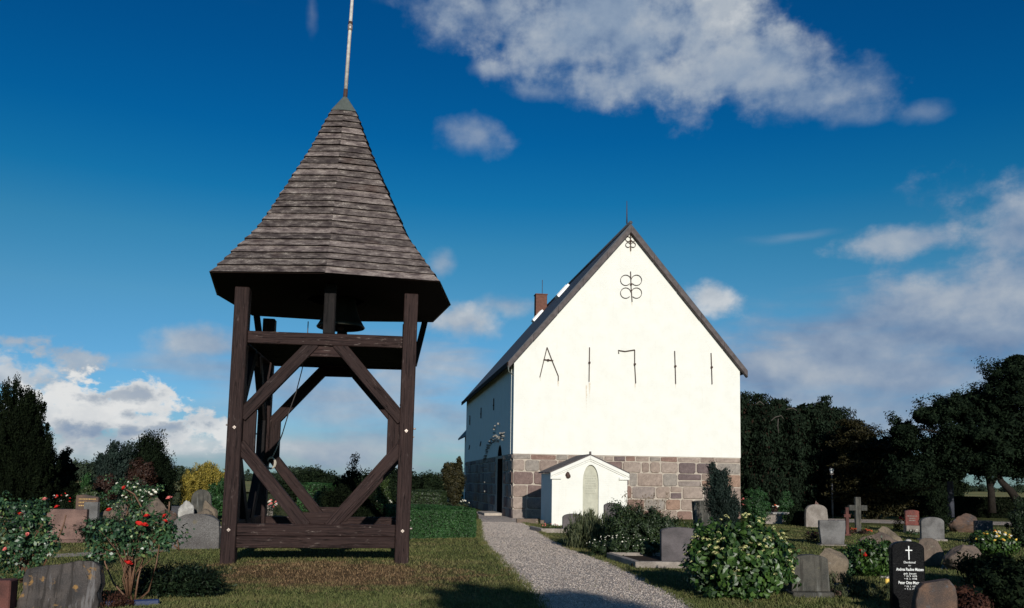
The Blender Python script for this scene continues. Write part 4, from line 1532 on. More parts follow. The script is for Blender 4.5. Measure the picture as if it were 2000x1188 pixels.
def build_blades():
    n = 330000
    Y = 9.6 + (rng.random(n) ** 1.9) * 26
    X = (rng.random(n) * 2 - 1) * (Y * 0.66 + 0.6)
    ok = ~in_poly(X, Y, PATH_POLY)
    # a few tufts creep over the edge
    ok |= in_poly(X, Y, PATH_POLY) & (rng.random(n) < 0.02) & in_poly(X - 0.12 * np.sign(X), Y, PATH_POLY)
    X, Y = X[ok], Y[ok]
    ne = 16000
    kk = rng.integers(0, 89, ne)
    ff = rng.random((ne, 1))
    side = rng.random(ne) < 0.5
    E0 = np.where(side[:, None], PL[kk] * (1 - ff) + PL[kk + 1] * ff, PR[kk] * (1 - ff) + PR[kk + 1] * ff)
    clump = 0.5 + 0.5 * np.sin(E0[:, 1] * 9 + 3 * np.sin(E0[:, 1] * 3.1))
    E0[:, 0] += np.where(side, -1, 1) * (rng.normal(size=ne) * 0.05 + 0.01 - 0.06 * clump * rng.random(ne))
    oke = (E0[:, 1] > 9.6) & (E0[:, 1] < 36)
    edge_n = int(oke.sum())
    X, Y = np.concatenate([X, E0[oke, 0]]), np.concatenate([Y, E0[oke, 1]])
    n = len(X)
    # height of the lawn by a coarse grid, interpolated
    gx = np.linspace(-26, 26, 131)
    gy = np.linspace(9, 37, 71)
    G = np.array([[gz(x, y) for x in gx] for y in gy])
    fx = (X + 26) / 52 * 130
    fy = (Y - 9) / 28 * 70
    ix = np.clip(fx.astype(int), 0, 129)
    iy = np.clip(fy.astype(int), 0, 69)
    ax, ay = fx - ix, fy - iy
    Z = G[iy, ix] * (1 - ax) * (1 - ay) + G[iy, ix + 1] * ax * (1 - ay) + G[iy + 1, ix] * (1 - ax) * ay + G[iy + 1, ix + 1] * ax * ay
    tuft = 0.5 + 0.5 * np.sin(X * 3.1 + 1.7 * np.sin(Y * 2.3)) * np.sin(Y * 4.7 + 1.3 * np.sin(X * 1.9))
    h = rng.uniform(0.018, 0.05, n) * (0.75 + 0.6 * tuft)
    h[-edge_n:] *= rng.uniform(1.0, 2.1, edge_n)
    w = rng.uniform(0.004, 0.0085, n) * (1 + (Y - 10) * 0.04)
    a = rng.random(n) * 6.283
    lx, ly = rng.normal(size=n) * h * 0.5, rng.normal(size=n) * h * 0.5
    V = np.empty((n, 3, 3))
    V[:, 0] = np.stack([X - np.cos(a) * w, Y - np.sin(a) * w, Z - 0.004], 1)
    V[:, 1] = np.stack([X + np.cos(a) * w, Y + np.sin(a) * w, Z - 0.004], 1)
    V[:, 2] = np.stack([X + lx, Y + ly, Z + h], 1)
    me = mesh_np('lawn_blades', V.reshape(-1, 3), 3, rng.random(n))
    o = link_mesh('grass', me, M['blade'])
    tag(o, 'short mown lawn grass, green with brown dry patches before the tower', 'grass', kind='stuff')


build_blades()


# ---- clipped hedges
def hedge(label, a, b, depth, h, n, mat, L=0.05, top_jit=0.02, group=None):
    """hedge whose front runs from a to b (ground points)"""
    a, b = Vector(a), Vector(b)
    ln = (b - a).length
    yaw = math.atan2(b.y - a.y, b.x - a.x)
    t = thing('hedge', label, 'hedge', (a.x, a.y, min(a.z, b.z)), yaw, group)
    A = np.array([ln * h, depth * h, ln * depth, depth * h])
    f = rng.choice(4, n, p=A / A.sum())
    u, v = rng.random(n), rng.random(n)
    P = np.zeros((n, 3))
    N = np.zeros((n, 3))
    for k in range(4):
        m = f == k
        if k == 0:
            P[m] = np.stack([u[m] * ln, 0 * u[m], v[m] * h], 1)
            N[m] = (0, -1, 0)
        elif k == 1:
            P[m] = np.stack([0 * u[m] + ln, u[m] * depth, v[m] * h], 1)
            N[m] = (1, 0, 0)
        elif k == 2:
            P[m] = np.stack([u[m] * ln, v[m] * depth, 0 * u[m] + h], 1)
            N[m] = (0, 0, 1)
        else:
            P[m] = np.stack([0 * u[m], u[m] * depth, v[m] * h], 1)
            N[m] = (-1, 0, 0)
    # round the edges, let the surface swell and hollow
    bulge = np.array([noise.noise(Vector((p[0] * 1.6, p[1] * 1.6, p[2] * 2.2 + ln))) for p in P])
    bul2 = np.array([noise.noise(Vector((p[0] * 6, p[1] * 6, p[2] * 6 + ln))) for p in P])
    c = np.array([ln / 2, depth / 2, h * 0.45])
    rel = (P - c) / np.array([ln / 2, depth / 2, h / 2])
    e = np.sort(np.abs(rel), axis=1)[:, 1]
    P -= np.sign(rel) * np.abs(rel) ** 3 * 0.05 * (e ** 6)[:, None]
    P += N * (0.028 * bulge + 0.022 * bul2 - 0.05 * rng.random(n) ** 2)[:, None]
    P[:, 2] = np.maximum(P[:, 2], 0.02)
    Nn = unit(N + rng.normal(size=P.shape) * 0.55)
    foliage('foliage', P, leaf_dirs(Nn, 0.0), Nn, L, L * 0.62, mat, t)
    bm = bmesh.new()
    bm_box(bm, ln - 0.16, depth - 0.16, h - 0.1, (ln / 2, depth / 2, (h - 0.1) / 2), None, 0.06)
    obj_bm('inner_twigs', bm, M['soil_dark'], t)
    return t


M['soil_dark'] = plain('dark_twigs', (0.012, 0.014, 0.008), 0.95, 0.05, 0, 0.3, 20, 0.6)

hedge('clipped green hedge between the bell tower and the gravel path', gnd(778, 1054), gnd(934, 1051), 3.2, 0.89, 60000, M['hedge'], 0.042)
hedge('tall dark clipped hedge block far behind the low hedge', atY(796, 985, 40) * 1, atY(864, 985, 40), 3.0, 1.15, 9000, M['mid_green'], 0.09)
hedge('clipped hedge wall seen through the tower left of the dark thuja', atY(578, 985, 42), atY(640, 985, 42), 2.0, 1.4, 6000, M['hedge'], 0.09)
for o in bpy.data.objects:
    if o.name.startswith('hedge') and o.parent is None and o.location.y > 30:
        o.location.z = gz(o.location.x, o.location.y)


def at_base(px, py):
    return gnd(px, py)


def baseY(px, Y):
    """ground point in the direction of photo column px at depth Y"""
    d = ray(px, 940)
    x = d.x / d.y * Y
    return Vector((x, Y, gz(x, Y)))


def zof(px, py, Y):
    return atY(px, py, Y).z


# ---- trees and large shrubs, left side
def left_trees():
    Y = 33
    b = baseY(12, Y)
    top = zof(12, 752, Y)
    ells = [E(0, 0, top * .52, 1.25, 1.2, top * .50), E(-0.75, 0.1, top * .5, 1.0, 1.0, top * .48), E(0.62, -0.1, top * .45, 0.95, 0.9, top * .42), E(0.95, 0.1, top * .36, 0.62, 0.7, top * .34), E(0.55, 0.0, top * .52, 0.85, 0.9, top * .44), E(1.15, 0.0, top * .34, 0.75, 0.8, top * .34)]
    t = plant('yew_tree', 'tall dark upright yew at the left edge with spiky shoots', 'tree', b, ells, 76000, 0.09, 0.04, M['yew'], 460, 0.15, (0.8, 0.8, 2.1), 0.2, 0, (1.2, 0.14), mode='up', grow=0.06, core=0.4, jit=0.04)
    Y = 38
    b = baseY(126, Y)
    t2 = zof(126, 866, Y)
    plant('conifer', 'small rounded dark conifer just right of the tall yew', 'tree', b, [E(0, 0, t2 * .46, 0.52, 0.5, t2 * .46), E(-.35, 0, t2 * .40, 0.5, 0.5, t2 * .42)], 13000, 0.09, 0.05, M['dark_conifer'], 150, 0.13, (1, 1, 1), 0.2, 0.2, (0.8, 0.06), jit=0.03)
    Y = 40
    b = baseY(285, Y)
    t3 = zof(285, 853, Y)
    plant('conifer', 'broad dark green conifer with a bluish right flank behind the roses', 'tree', b,
          [E(0.1, 0, t3 * .49, 1.05, 1.1, t3 * .48), E(-0.7, 0.2, t3 * .42, 0.8, 0.8, t3 * .42), E(0.65, -0.3, t3 * .36, 0.75, 0.8, t3 * .36)], 46000, 0.10, 0.045, M['dark_conifer'], 300, 0.24, (1, 1, 1.3), 0.22, 0.2, (1.5, 0.12), mode='up')
    b = baseY(222, 39)
    t3 = zof(222, 868, 39)
    plant('conifer', 'bluish green bushy conifer left of the broad dark one', 'tree', b, [E(0, 0, t3 * .52, 0.85, 0.8, t3 * .5)], 15000, 0.11, 0.05, M['blue_conifer'], 120, 0.2, (1, 1, 1.3), 0.2, 0.2, (1.2, 0.1), mode='up')
    b = baseY(205, 35)
    plant('shrub', 'brownish red shrub at the foot of the bluish conifer', 'shrub', b, [E(0, 0, 0.85, 0.42, 0.42, 0.9)], 6000, 0.08, 0.05, M['brown_red'], 70, 0.14)
    b = baseY(275, 37)
    plant('shrub', 'reddish brown shrub in front of the broad dark conifer', 'shrub', b, [E(0, 0, 1.2, 0.6, 0.5, 1.2)], 7000, 0.09, 0.05, M['brown_red'], 80, 0.16)
    b = baseY(396, 42)
    t4 = zof(396, 908, 42)
    plant('golden_conifer', 'rounded golden yellow conifer beside the left tower post', 'tree', b,
          [E(0.1, 0, t4 * .62, 0.95, 0.8, t4 * .38), E(-0.50, -0.05, t4 * .38, 0.60, 0.6, t4 * .36), E(0.62, 0, t4 * .52, 0.55, 0.5, t4 * .32)], 22000, 0.09, 0.036, M['golden'], 210, 0.15, (1, 1, 1.5), 0.25, 0, (0.9, 0.05), mode='up', grow=0.08)
    b = baseY(434, 35)
    plant('shrub', 'leafy green shrub between golden conifer and left tower post', 'shrub', b, [E(0, 0, 0.75, 0.5, 0.5, 0.8)], 6500, 0.08, 0.05, M['hedge'], 70, 0.14)
    b = baseY(178, 30)
    plant('shrub', 'light green bushy shrub behind the grey headstones', 'shrub', b, [E(0, 0, 0.62, 0.5, 0.5, 0.62)], 6500, 0.08, 0.055, M['fresh'], 70, 0.13)
    b = baseY(170, 33)
    plant('shrub', 'slim upright green thuja rising behind the light green shrub', 'shrub', b, [E(0, 0, 0.8, 0.22, 0.22, 0.95)], 3500, 0.08, 0.04, M['hedge'], 40, 0.1, (1, 1, 1.6), mode='up')
    b = baseY(148, 34)
    plant('shrub', 'small dark dome shaped yew before the stubble field', 'shrub', b, [E(0, 0, 0.75, 0.36, 0.36, 0.75)], 3500, 0.08, 0.04, M['yew'], 40, 0.12, mode='up')
    # shrubs seen through the tower
    Y = 25
    b = baseY(682, Y)
    t5 = zof(682, 908, Y)
    plant('thuja', 'dark stepped thuja standing in the shadow behind the tower', 'shrub', b,
          [E(0, 0, t5 * .5, 0.42, 0.45, t5 * .54), E(-0.35, 0, t5 * .36, 0.55, 0.5, t5 * .38), E(0.45, 0.1, t5 * .33, 0.6, 0.5, t5 * .34), E(0, 0, 0.3, 1.0, 0.6, 0.5)], 19000, 0.07, 0.035, M['yew'], 160, 0.14, (1, 1, 1.4), 0.2, 0, mode='up')
    for (px, Y, top, rx, lab, mt) in ((600, 60, 918, 2.6, 'wide dark shrubbery left of the dark thuja in the tower opening', 'deep_green'), (745, 55, 922, 2.0, 'dark bushy shrub right of the thuja in the tower opening', 'deep_green'),
                                      (830, 60, 926, 1.3, 'dark leafy tree behind the clipped hedge block', 'deep_green'), (783, 58, 921, 1.3, 'dark leafy shrub behind the right tower post', 'dark_conifer')):
        b = baseY(px, Y)
        tz = zof(px, top, Y)
        plant('shrub', lab, 'shrub', b, [E(0, 0, tz * .5, rx, rx * .7, tz * .5), E(rx * .5, 0, tz * .42, rx * .6, rx * .6, tz * .42)], 13000, 0.16, 0.1, M[mt], 120, 0.35)
    b = baseY(748, 38)
    plant('shrub', 'small pale green cone shaped thuja in the tower opening', 'shrub', b, [E(0, 0, 0.75, 0.3, 0.3, 0.95)], 4000, 0.08, 0.04, M['fresh'], 50, 0.1, (1, 1, 1.6), mode='up')
    b = baseY(632, 36)
    plant('shrub', 'bright green flowering shrub left of the thuja in the tower opening', 'shrub', b, [E(0, 0, 0.5, 0.5, 0.45, 0.6)], 5000, 0.08, 0.05, M['fresh'], 60, 0.14)
    # open crowned young tree left of the church
    Y = 50
    b = baseY(886, Y)
    tz = zof(886, 886, Y)
    plant('young_tree', 'open crowned young tree at the left flank of the church', 'tree', b, [E(0, 0, tz * .55, 0.55, 0.55, tz * .4), E(-0.35, 0, tz * .62, 0.3, 0.3, tz * .25), E(0.3, 0, tz * .7, 0.22, 0.25, tz * .32), E(0.1, 0, tz * .3, 0.5, 0.5, tz * .3)], 9000, 0.11, 0.07, M['olive'], 90, 0.2, shell=0.5, trunk=(1.8, 0.07))


left_trees()


def right_trees():
    # weeping tree right of the church
    Y = 47
    b = baseY(1545, Y)
    tz = zof(1545, 766, Y)
    ells = [E(-2.3, 0, tz * .62, 1.9, 2.0, tz * .37), E(-0.8, 0.2, tz * .63, 2.0, 2.2, tz * .365), E(0.9, 0, tz * .62, 2.0, 2.1, tz * .37), E(2.3, 0, tz * .56, 1.25, 1.7, tz * .41), E(2.6, 0, tz * .36, 1.1, 1.5, tz * .36), E(0, 0, tz * .32, 3.4, 2.3, tz * .34)]
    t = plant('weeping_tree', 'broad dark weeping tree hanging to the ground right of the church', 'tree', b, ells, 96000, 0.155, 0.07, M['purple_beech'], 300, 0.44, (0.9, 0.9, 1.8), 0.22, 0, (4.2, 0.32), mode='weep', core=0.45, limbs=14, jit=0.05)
    # pale bare boughs that show on its face
    bm = bmesh.new()
    for (pts) in ([(1506, 822), (1514, 815), (1526, 812), (1530, 818)], [(1476, 790), (1484, 784), (1492, 791)], [(1520, 818), (1519, 832), (1521, 846)], [(1536, 800), (1548, 797), (1556, 802)]):
        P = [atY(x, y, Y - 2.55) - b for x, y in pts]
        bm_tube(bm, P, [0.03, 0.026, 0.022, 0.018, 0.012][:len(P)], 5)
    obj_bm('bough', bm, M['bough'], t, smooth=True)
    Y = 43
    b = baseY(1706, Y)
    tz = zof(1700, 812, Y)
    plant('spreading_tree', 'olive brown layered tree between the weeping tree and the large oak', 'tree', b, [E(-0.7, 0, tz * .64, 1.3, 1.3, tz * .32), E(0.9, 0, tz * .56, 1.4, 1.3, tz * .30), E(0, 0, tz * .36, 2.1, 1.5, tz * .34)], 42000, 0.155, 0.075, M['olive'], 200, 0.36, (1.5, 1.5, 0.5), 0.3, 0, (3.0, 0.2), mode='flat', core=0.3, jit=0.04)
    # big layered tree at the right edge
    Y = 38
    b = baseY(1945, Y)
    ells = []
    for (px, py, rx, rz) in ((1990, 745, 1.9, .95), (1930, 790, 1.7, .8), (1870, 800, 1.2, .62), (1822, 812, .95, .5), (1780, 840, .75, .36), (1900, 850, 1.9, .7), (2010, 830, 2.2, 1.0), (1840, 870, 1.3, .5), (1765, 868, .7, .3), (2090, 760, 2.2, 1.4), (1960, 890, 1.8, .5), (2100, 880, 2.2, .9), (1880, 900, 1.2, .4), (1800, 905, 1.0, .45), (1850, 925, 1.0, .4), (1910, 918, .8, .3), (2000, 920, .9, .3), (1760, 925, .9, .5), (1978, 712, .6, .45)):
        p = atY(px, py, Y) - b
        ells.append(E(p.x, random.uniform(-0.8, 0.8), p.z, rx, rx * 1.1, rz))
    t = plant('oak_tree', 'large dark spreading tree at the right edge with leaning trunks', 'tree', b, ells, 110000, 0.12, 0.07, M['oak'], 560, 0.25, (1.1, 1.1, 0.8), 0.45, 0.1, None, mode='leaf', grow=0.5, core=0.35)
    bm = bmesh.new()
    for pts, r0 in (([(1938, 1002), (1936, 960), (1930, 930), (1905, 880), (1860, 850), (1800, 838)], .17), ([(1992, 985), (1975, 960), (1955, 940), (1945, 915), (1960, 860), (1985, 760)], .19), ([(1936, 950), (1950, 925), (1975, 880)], .09), ([(1930, 930), (1935, 890), (1930, 820)], .1)):
        P = [atY(x, y, Y) - b for x, y in pts]
        bm_tube(bm, P, [r0 * (1 - 0.75 * i / (len(P) - 1)) for i in range(len(P))], 8)
    obj_bm('trunk', bm, M['bark'], t, smooth=True)
    hd = hedge('low black green hedge beneath the large tree at the right edge', baseY(1745, 47), baseY(2060, 46), 1.6, 1.12, 12000, M['yew'], 0.12)
    # slim upright trunk with bluish bark
    Y = 41
    b = baseY(1857, Y)
    P = [atY(x, y, Y) - b for x, y in ((1857, 1010), (1857, 985), (1856, 955), (1855, 920), (1853, 880))]
    t = thing('slim_tree', 'slim straight tree trunk with grey bluish bark and a thin crown', 'tree', b)
    tube('trunk', P, [.17, .15, .14, .12, .09], M['bark_blue'], t, 8)
    p, nrm, out, cc = clumped(6000, [E(P[3].x, 0, P[4].z, .9, .9, .8)], 60, 0.22, shell=0.5)
    foliage('foliage', p, leaf_dirs(nrm), nrm, 0.14, 0.09, M['deep_green'], t)
    for (px, Y, py, rx, lab, mt) in ((1560, 58, 905, 4.2, 'black green shrub mass under the weeping tree', 'yew'), (1690, 60, 890, 4.4, 'black green shrub mass behind the grey cross', 'yew'), (1790, 60, 905, 3.4, 'black green shrub mass behind the red headstone', 'yew')):
        b = baseY(px, Y)
        tz = zof(px, py, Y)
        plant('dark_shrub', lab, 'shrub', b, [E(-rx * .4, 0, tz * .46, rx * .7, 1.5, tz * .5), E(rx * .4, 0, tz * .46, rx * .7, 1.5, tz * .5)], 16000, 0.2, 0.12, M[mt], 160, 0.4)
    b = baseY(1830, 30)
    plant('shrub', 'upright leafy shrub with pale top behind the grey arched headstone', 'shrub', b, [E(0, 0, 0.75, 0.33, 0.35, 0.8), E(-0.12, 0, 1.15, 0.2, 0.25, 0.3)], 5200, 0.075, 0.045, M['deep_green'], 70, 0.12, mode='up')
    b = baseY(1992, 24)
    plant('conifer', 'slender dark green conifer at the right picture edge', 'tree', b, [E(0, 0, 0.55, 0.34, 0.34, 0.95), E(0.3, 0, 0.5, 0.4, 0.4, 0.8)], 6000, 0.06, 0.03, M['juniper'], 70, 0.1, (1, 1, 1.6), mode='up')
    b = baseY(1477, 33)
    plant('shrub', 'dense rounded green bush at the right corner of the church', 'shrub', b, [E(0, 0, 0.72, 0.46, 0.46, 0.78)], 8000, 0.06, 0.035, M['hedge'], 110, 0.1)
    b = baseY(1534, 37)
    plant('shrub', 'small round clipped bush behind the white grave table', 'shrub', b, [E(0, 0, 0.62, 0.36, 0.36, 0.66)], 4200, 0.06, 0.035, M['hedge'], 60, 0.1)
    b = baseY(1560, 35)
    plant('shrub', 'low dark bush between grave table and pale rounded headstone', 'shrub', b, [E(0, 0, 0.3, 0.5, 0.4, 0.45)], 3600, 0.07, 0.045, M['deep_green'], 50, 0.12)


right_trees()


# ---- far trees along the fields
def far_trees():
    specs = [(148, 170, 897, 3.4, 'leftmost far tree, beside the small rounded conifer'), (172, 190, 902, 3.0, 'far tree above the light green shrub, second from the left'), (196, 185, 898, 3.2, 'far tree touching the left side of the bluish conifer'),
             (344, 200, 910, 3.4, 'far tree touching the right side of the broad dark conifer'), (372, 220, 915, 4.0, 'low far tree just left of the golden conifer'), (402, 230, 920, 4.4, 'low far tree hidden by the top of the golden conifer'), (440, 240, 923, 4, 'low far tree behind the left front tower post'),
             (480, 220, 922, 4.5, 'low far tree in the narrow gap between the left tower posts'), (520, 210, 920, 4, 'low far tree behind the left rear tower post'),
             (563, 170, 913, 3.0, 'leftmost round far tree in the tower opening'), (580, 175, 911, 3.0, 'tallest round far tree in the tower opening'), (609, 170, 913, 2.4, 'small round far tree right of the tallest one in the tower opening'),
             (645, 240, 929, 4, 'low far tree left of the dark thuja tip'), (715, 240, 926, 4, 'low far tree right of the dark thuja tip'), (760, 240, 926, 4, 'low far tree beside the right tower brace'),
             (845, 230, 929, 4, 'low far tree right of the tower above the clipped hedge'), (866, 240, 928, 3.6, 'low far tree just left of the open crowned young tree'),
             (1860, 220, 946, 5, 'far tree seen past the slim grey trunk'), (1905, 240, 948, 5, 'far tree seen under the large tree left of its trunks'), (1985, 230, 948, 5, 'far tree seen under the large tree at the right edge')]
    for i, (px, Y, top, rx, lab) in enumerate(specs):
        b = baseY(px, Y)
        tz = max(1.6, zof(px, top, Y))
        ells = [E(0, 0, tz * .52, rx * .72, rx * .7, tz * .48), E(rx * .5, 0, tz * .42, rx * .55, rx * .5, tz * .4), E(-rx * .45, 0.3, tz * .45, rx * .55, rx * .5, tz * .42)]
        plant('field_tree', lab, 'tree', b, ells, 2200, 0.42, 0.3, M['far_green'], 40, 0.75, shell=0.25, group='far trees along the field edge', core=0.3, trunk=(tz * 0.4, 0.16), limbs=3)


far_trees()
# ------------------------------------------------------------------ gravestones, boulders
G = {}
G['pink'] = granite('pink_granite', (0.33, 0.20, 0.165), (0.27, 0.165, 0.14), 0.45)
G['grey'] = granite('grey_granite', (0.26, 0.25, 0.245), (0.20, 0.19, 0.185), 0.5)
G['greyrough'] = granite('coarse_grey_granite', (0.20, 0.19, 0.185), (0.17, 0.155, 0.15), 0.8, (0.16, 0.14, 0.10), 0.15, scale=0.7)
G['mauve'] = granite('mauve_grey_granite', (0.17, 0.145, 0.15), (0.14, 0.12, 0.125), 0.25, rough=0.6)
G['slate'] = granite('dark_slate_stone', (0.075, 0.075, 0.09), (0.055, 0.055, 0.065), 0.2, rough=0.5)
G['lichen'] = granite('lichen_stone', (0.105, 0.088, 0.080), (0.072, 0.066, 0.066), 0.35, (0.30, 0.17, 0.06), 0.35, 0.9, k=0.7)
G['mossy'] = granite('mossy_grey_stone', (0.135, 0.125, 0.105), (0.085, 0.085, 0.075), 0.5, (0.16, 0.15, 0.085), 0.25, 0.75)
G['boulder'] = granite('brown_boulder', (0.26, 0.19, 0.145), (0.19, 0.15, 0.12), 0.45, (0.33, 0.30, 0.22), 0.12)
G['tan'] = granite('tan_boulder', (0.31, 0.24, 0.17), (0.24, 0.19, 0.14), 0.4, (0.36, 0.33, 0.27), 0.2)
G['pale'] = granite('pale_stone', (0.40, 0.35, 0.31), (0.34, 0.29, 0.25), 0.5, k=0.68)
G['white'] = granite('white_stone', (0.52, 0.50, 0.46), (0.42, 0.40, 0.37), 0.3, (0.12, 0.11, 0.1), 0.2, k=0.85)
G['red'] = granite('red_granite', (0.26, 0.055, 0.04), (0.19, 0.045, 0.035), 0.4, rough=0.5)
G['black'] = granite('polished_black_stone', (0.004, 0.004, 0.005), (0.005, 0.005, 0.006), 0.0, rough=0.4, spec=0.06, k=1.0)
G['rusty'] = granite('rust_brown_stone', (0.21, 0.125, 0.085), (0.13, 0.10, 0.09), 0.4, (0.11, 0.11, 0.12), 0.4)
G['redpost'] = granite('dull_red_granite', (0.20, 0.075, 0.06), (0.15, 0.06, 0.05), 0.4)
G['kerb'] = granite('pale_kerb_stone', (0.42, 0.36, 0.31), (0.34, 0.29, 0.25), 0.35, k=0.8)
M['gold'] = plain('faded_gilding', (0.42, 0.27, 0.10), 0.5, 0.4, 0.3)
M['white_paint'] = plain('white_lettering', (0.80, 0.80, 0.78), 0.6, 0.3, 0, 0.05)
M['blue_glaze'] = plain('blue_glazed_edging', (0.012, 0.024, 0.075), 0.4, 0.5, 0, 0.2)


def profile(kind, w, h):
    a = w / 2
    if kind == 'rect':
        return [(-a, 0), (a, 0), (a, h), (-a, h)]
    if kind == 'trap':
        return [(-a * .86, 0), (a * .86, 0), (a, h * .72), (a * .985, h), (-a * .985, h), (-a, h * .72)]
    if kind == 'taper':
        return [(-a, 0), (a, 0), (a * .9, h * .86)] + [(a * .9 * math.cos(t), h * .86 + h * .14 * math.sin(t)) for t in np.linspace(0.25, PI - 0.25, 9)] + [(-a * .9, h * .86)]
    if kind == 'low':      # shallow curved top
        s = h * .90
        return [(-a, 0), (a, 0), (a, s)] + [(a * math.cos(t), s + h * .10 * math.sin(t)) for t in np.linspace(0.35, PI - 0.35, 9)] + [(-a, s)]
    if kind == 'arch':     # shoulders and an arch
        s = h * .80
        return [(-a, 0), (a, 0), (a, s)] + [(a * math.cos(t) * .97, s + h * .20 * math.sin(t)) for t in np.linspace(0.28, PI - 0.28, 11)] + [(-a, s)]
    if kind == 'round':
        s = h * .78
        return [(-a, 0), (a, 0), (a * 1.02, s * .6), (a * .95, s)] + [(a * .9 * math.cos(t), s + h * .22 * math.sin(t)) for t in np.linspace(0.3, PI - 0.3, 9)] + [(-a * .95, s), (-a * 1.02, s * .6)]
    if kind == 'slant':
        return [(-a, 0), (a, 0), (a, h * .92), (-a * .3, h), (-a, h * .97)]


def stone(label, kind, px, py, w, h, mat, t=0.14, yaw=None, base=None, tiltx=0.0, tilty=0.0, rough=0.004, group='headstones in the churchyard', sink=0.06, Y=None, parent_name='headstone'):
    """headstone with centre column px, foot at py, w by h photo pixels"""
    b = gnd(px, py) if Y is None else baseY(px, Y)
    Y = b.y
    W, Hh = px2m(w, Y), px2m(h, Y)
    yaw = R(5) if yaw is None else yaw
    o = thing(parent_name, label, 'headstone', b, yaw, group)
    zb = 0.0
    if base:
        bh, bw, bm_ = base
        bm = bmesh.new()
        bm_box(bm, W * bw, t * 2.1, bh + 0.08, (0, t * .5, bh / 2 - 0.04), None, 0.012)
        obj_bm('plinth', bm, G[bm_], o)
        zb = bh
    bm = bmesh.new()
    pr = [(x, z - (sink if not base else 0) * (1 if z < 1e-6 else 0)) for x, z in profile(kind, W, Hh - zb)]
    bm_prism(bm, pr, 0, t, min(0.016, t * .15), 2)
    bmesh.ops.triangulate(bm, faces=[f for f in bm.faces if len(f.verts) > 4])
    for v in bm.verts:
        v.co += Vector((1, 1, 1)) * rough * noise.noise(v.co * 7 + Vector((px, 0, 0)))
    s = obj_bm('stone_slab', bm, mat, o, (0, 0, zb))
    o.rotation_euler = (tiltx, tilty, yaw)
    return o, W, Hh, Y


def boulder(label, px, py, w, h, mat, dratio=0.7, Y=None, seed=1, flat=0.0, amp=0.22, name='boulder', cat='boulder', group='natural boulders used as grave markers', sub=5, cuts=9, lean_=0.0):
    b = gnd(px, py) if Y is None else baseY(px, Y)
    Y = b.y
    W, Hh = px2m(w, Y), px2m(h, Y)
    bm = bmesh.new()
    bmesh.ops.create_icosphere(bm, subdivisions=sub, radius=1.0)
    rs = random.Random(seed)
    planes = [(Vector((rs.uniform(-1, 1), rs.uniform(-1, 1), rs.uniform(-.3, 1))).normalized(), rs.uniform(0.52, 0.82)) for _ in range(cuts)]
    off = Vector((seed * 3.7, seed * 1.3, seed * 2.1))
    for v in bm.verts:
        p = v.co.copy()
        for n, d in planes:
            e = p.dot(n) - d
            if e > 0:
                p -= n * e * 0.93
        p *= 1 + amp * noise.noise(p * 1.3 + off) + amp * .32 * noise.noise(p * 4 + off) + 0.028 * noise.noise(p * 11 + off) + 0.012 * noise.noise(p * 30 + off)
        v.co = p
    xs = [v.co.x for v in bm.verts]
    zs = [v.co.z for v in bm.verts]
    for v in bm.verts:
        v.co = Vector(((v.co.x - (min(xs) + max(xs)) / 2) / (max(xs) - min(xs)) * W, v.co.y * W * .5 * dratio, (v.co.z - min(zs)) / (max(zs) - min(zs)) * Hh * 1.12 - Hh * .12))
        v.co.x += lean_ * v.co.z
    o = obj_bm(name, bm, mat, None, b, smooth=True)
    o.rotation_euler.z = R(5)
    tag(o, label, cat, group)
    return o


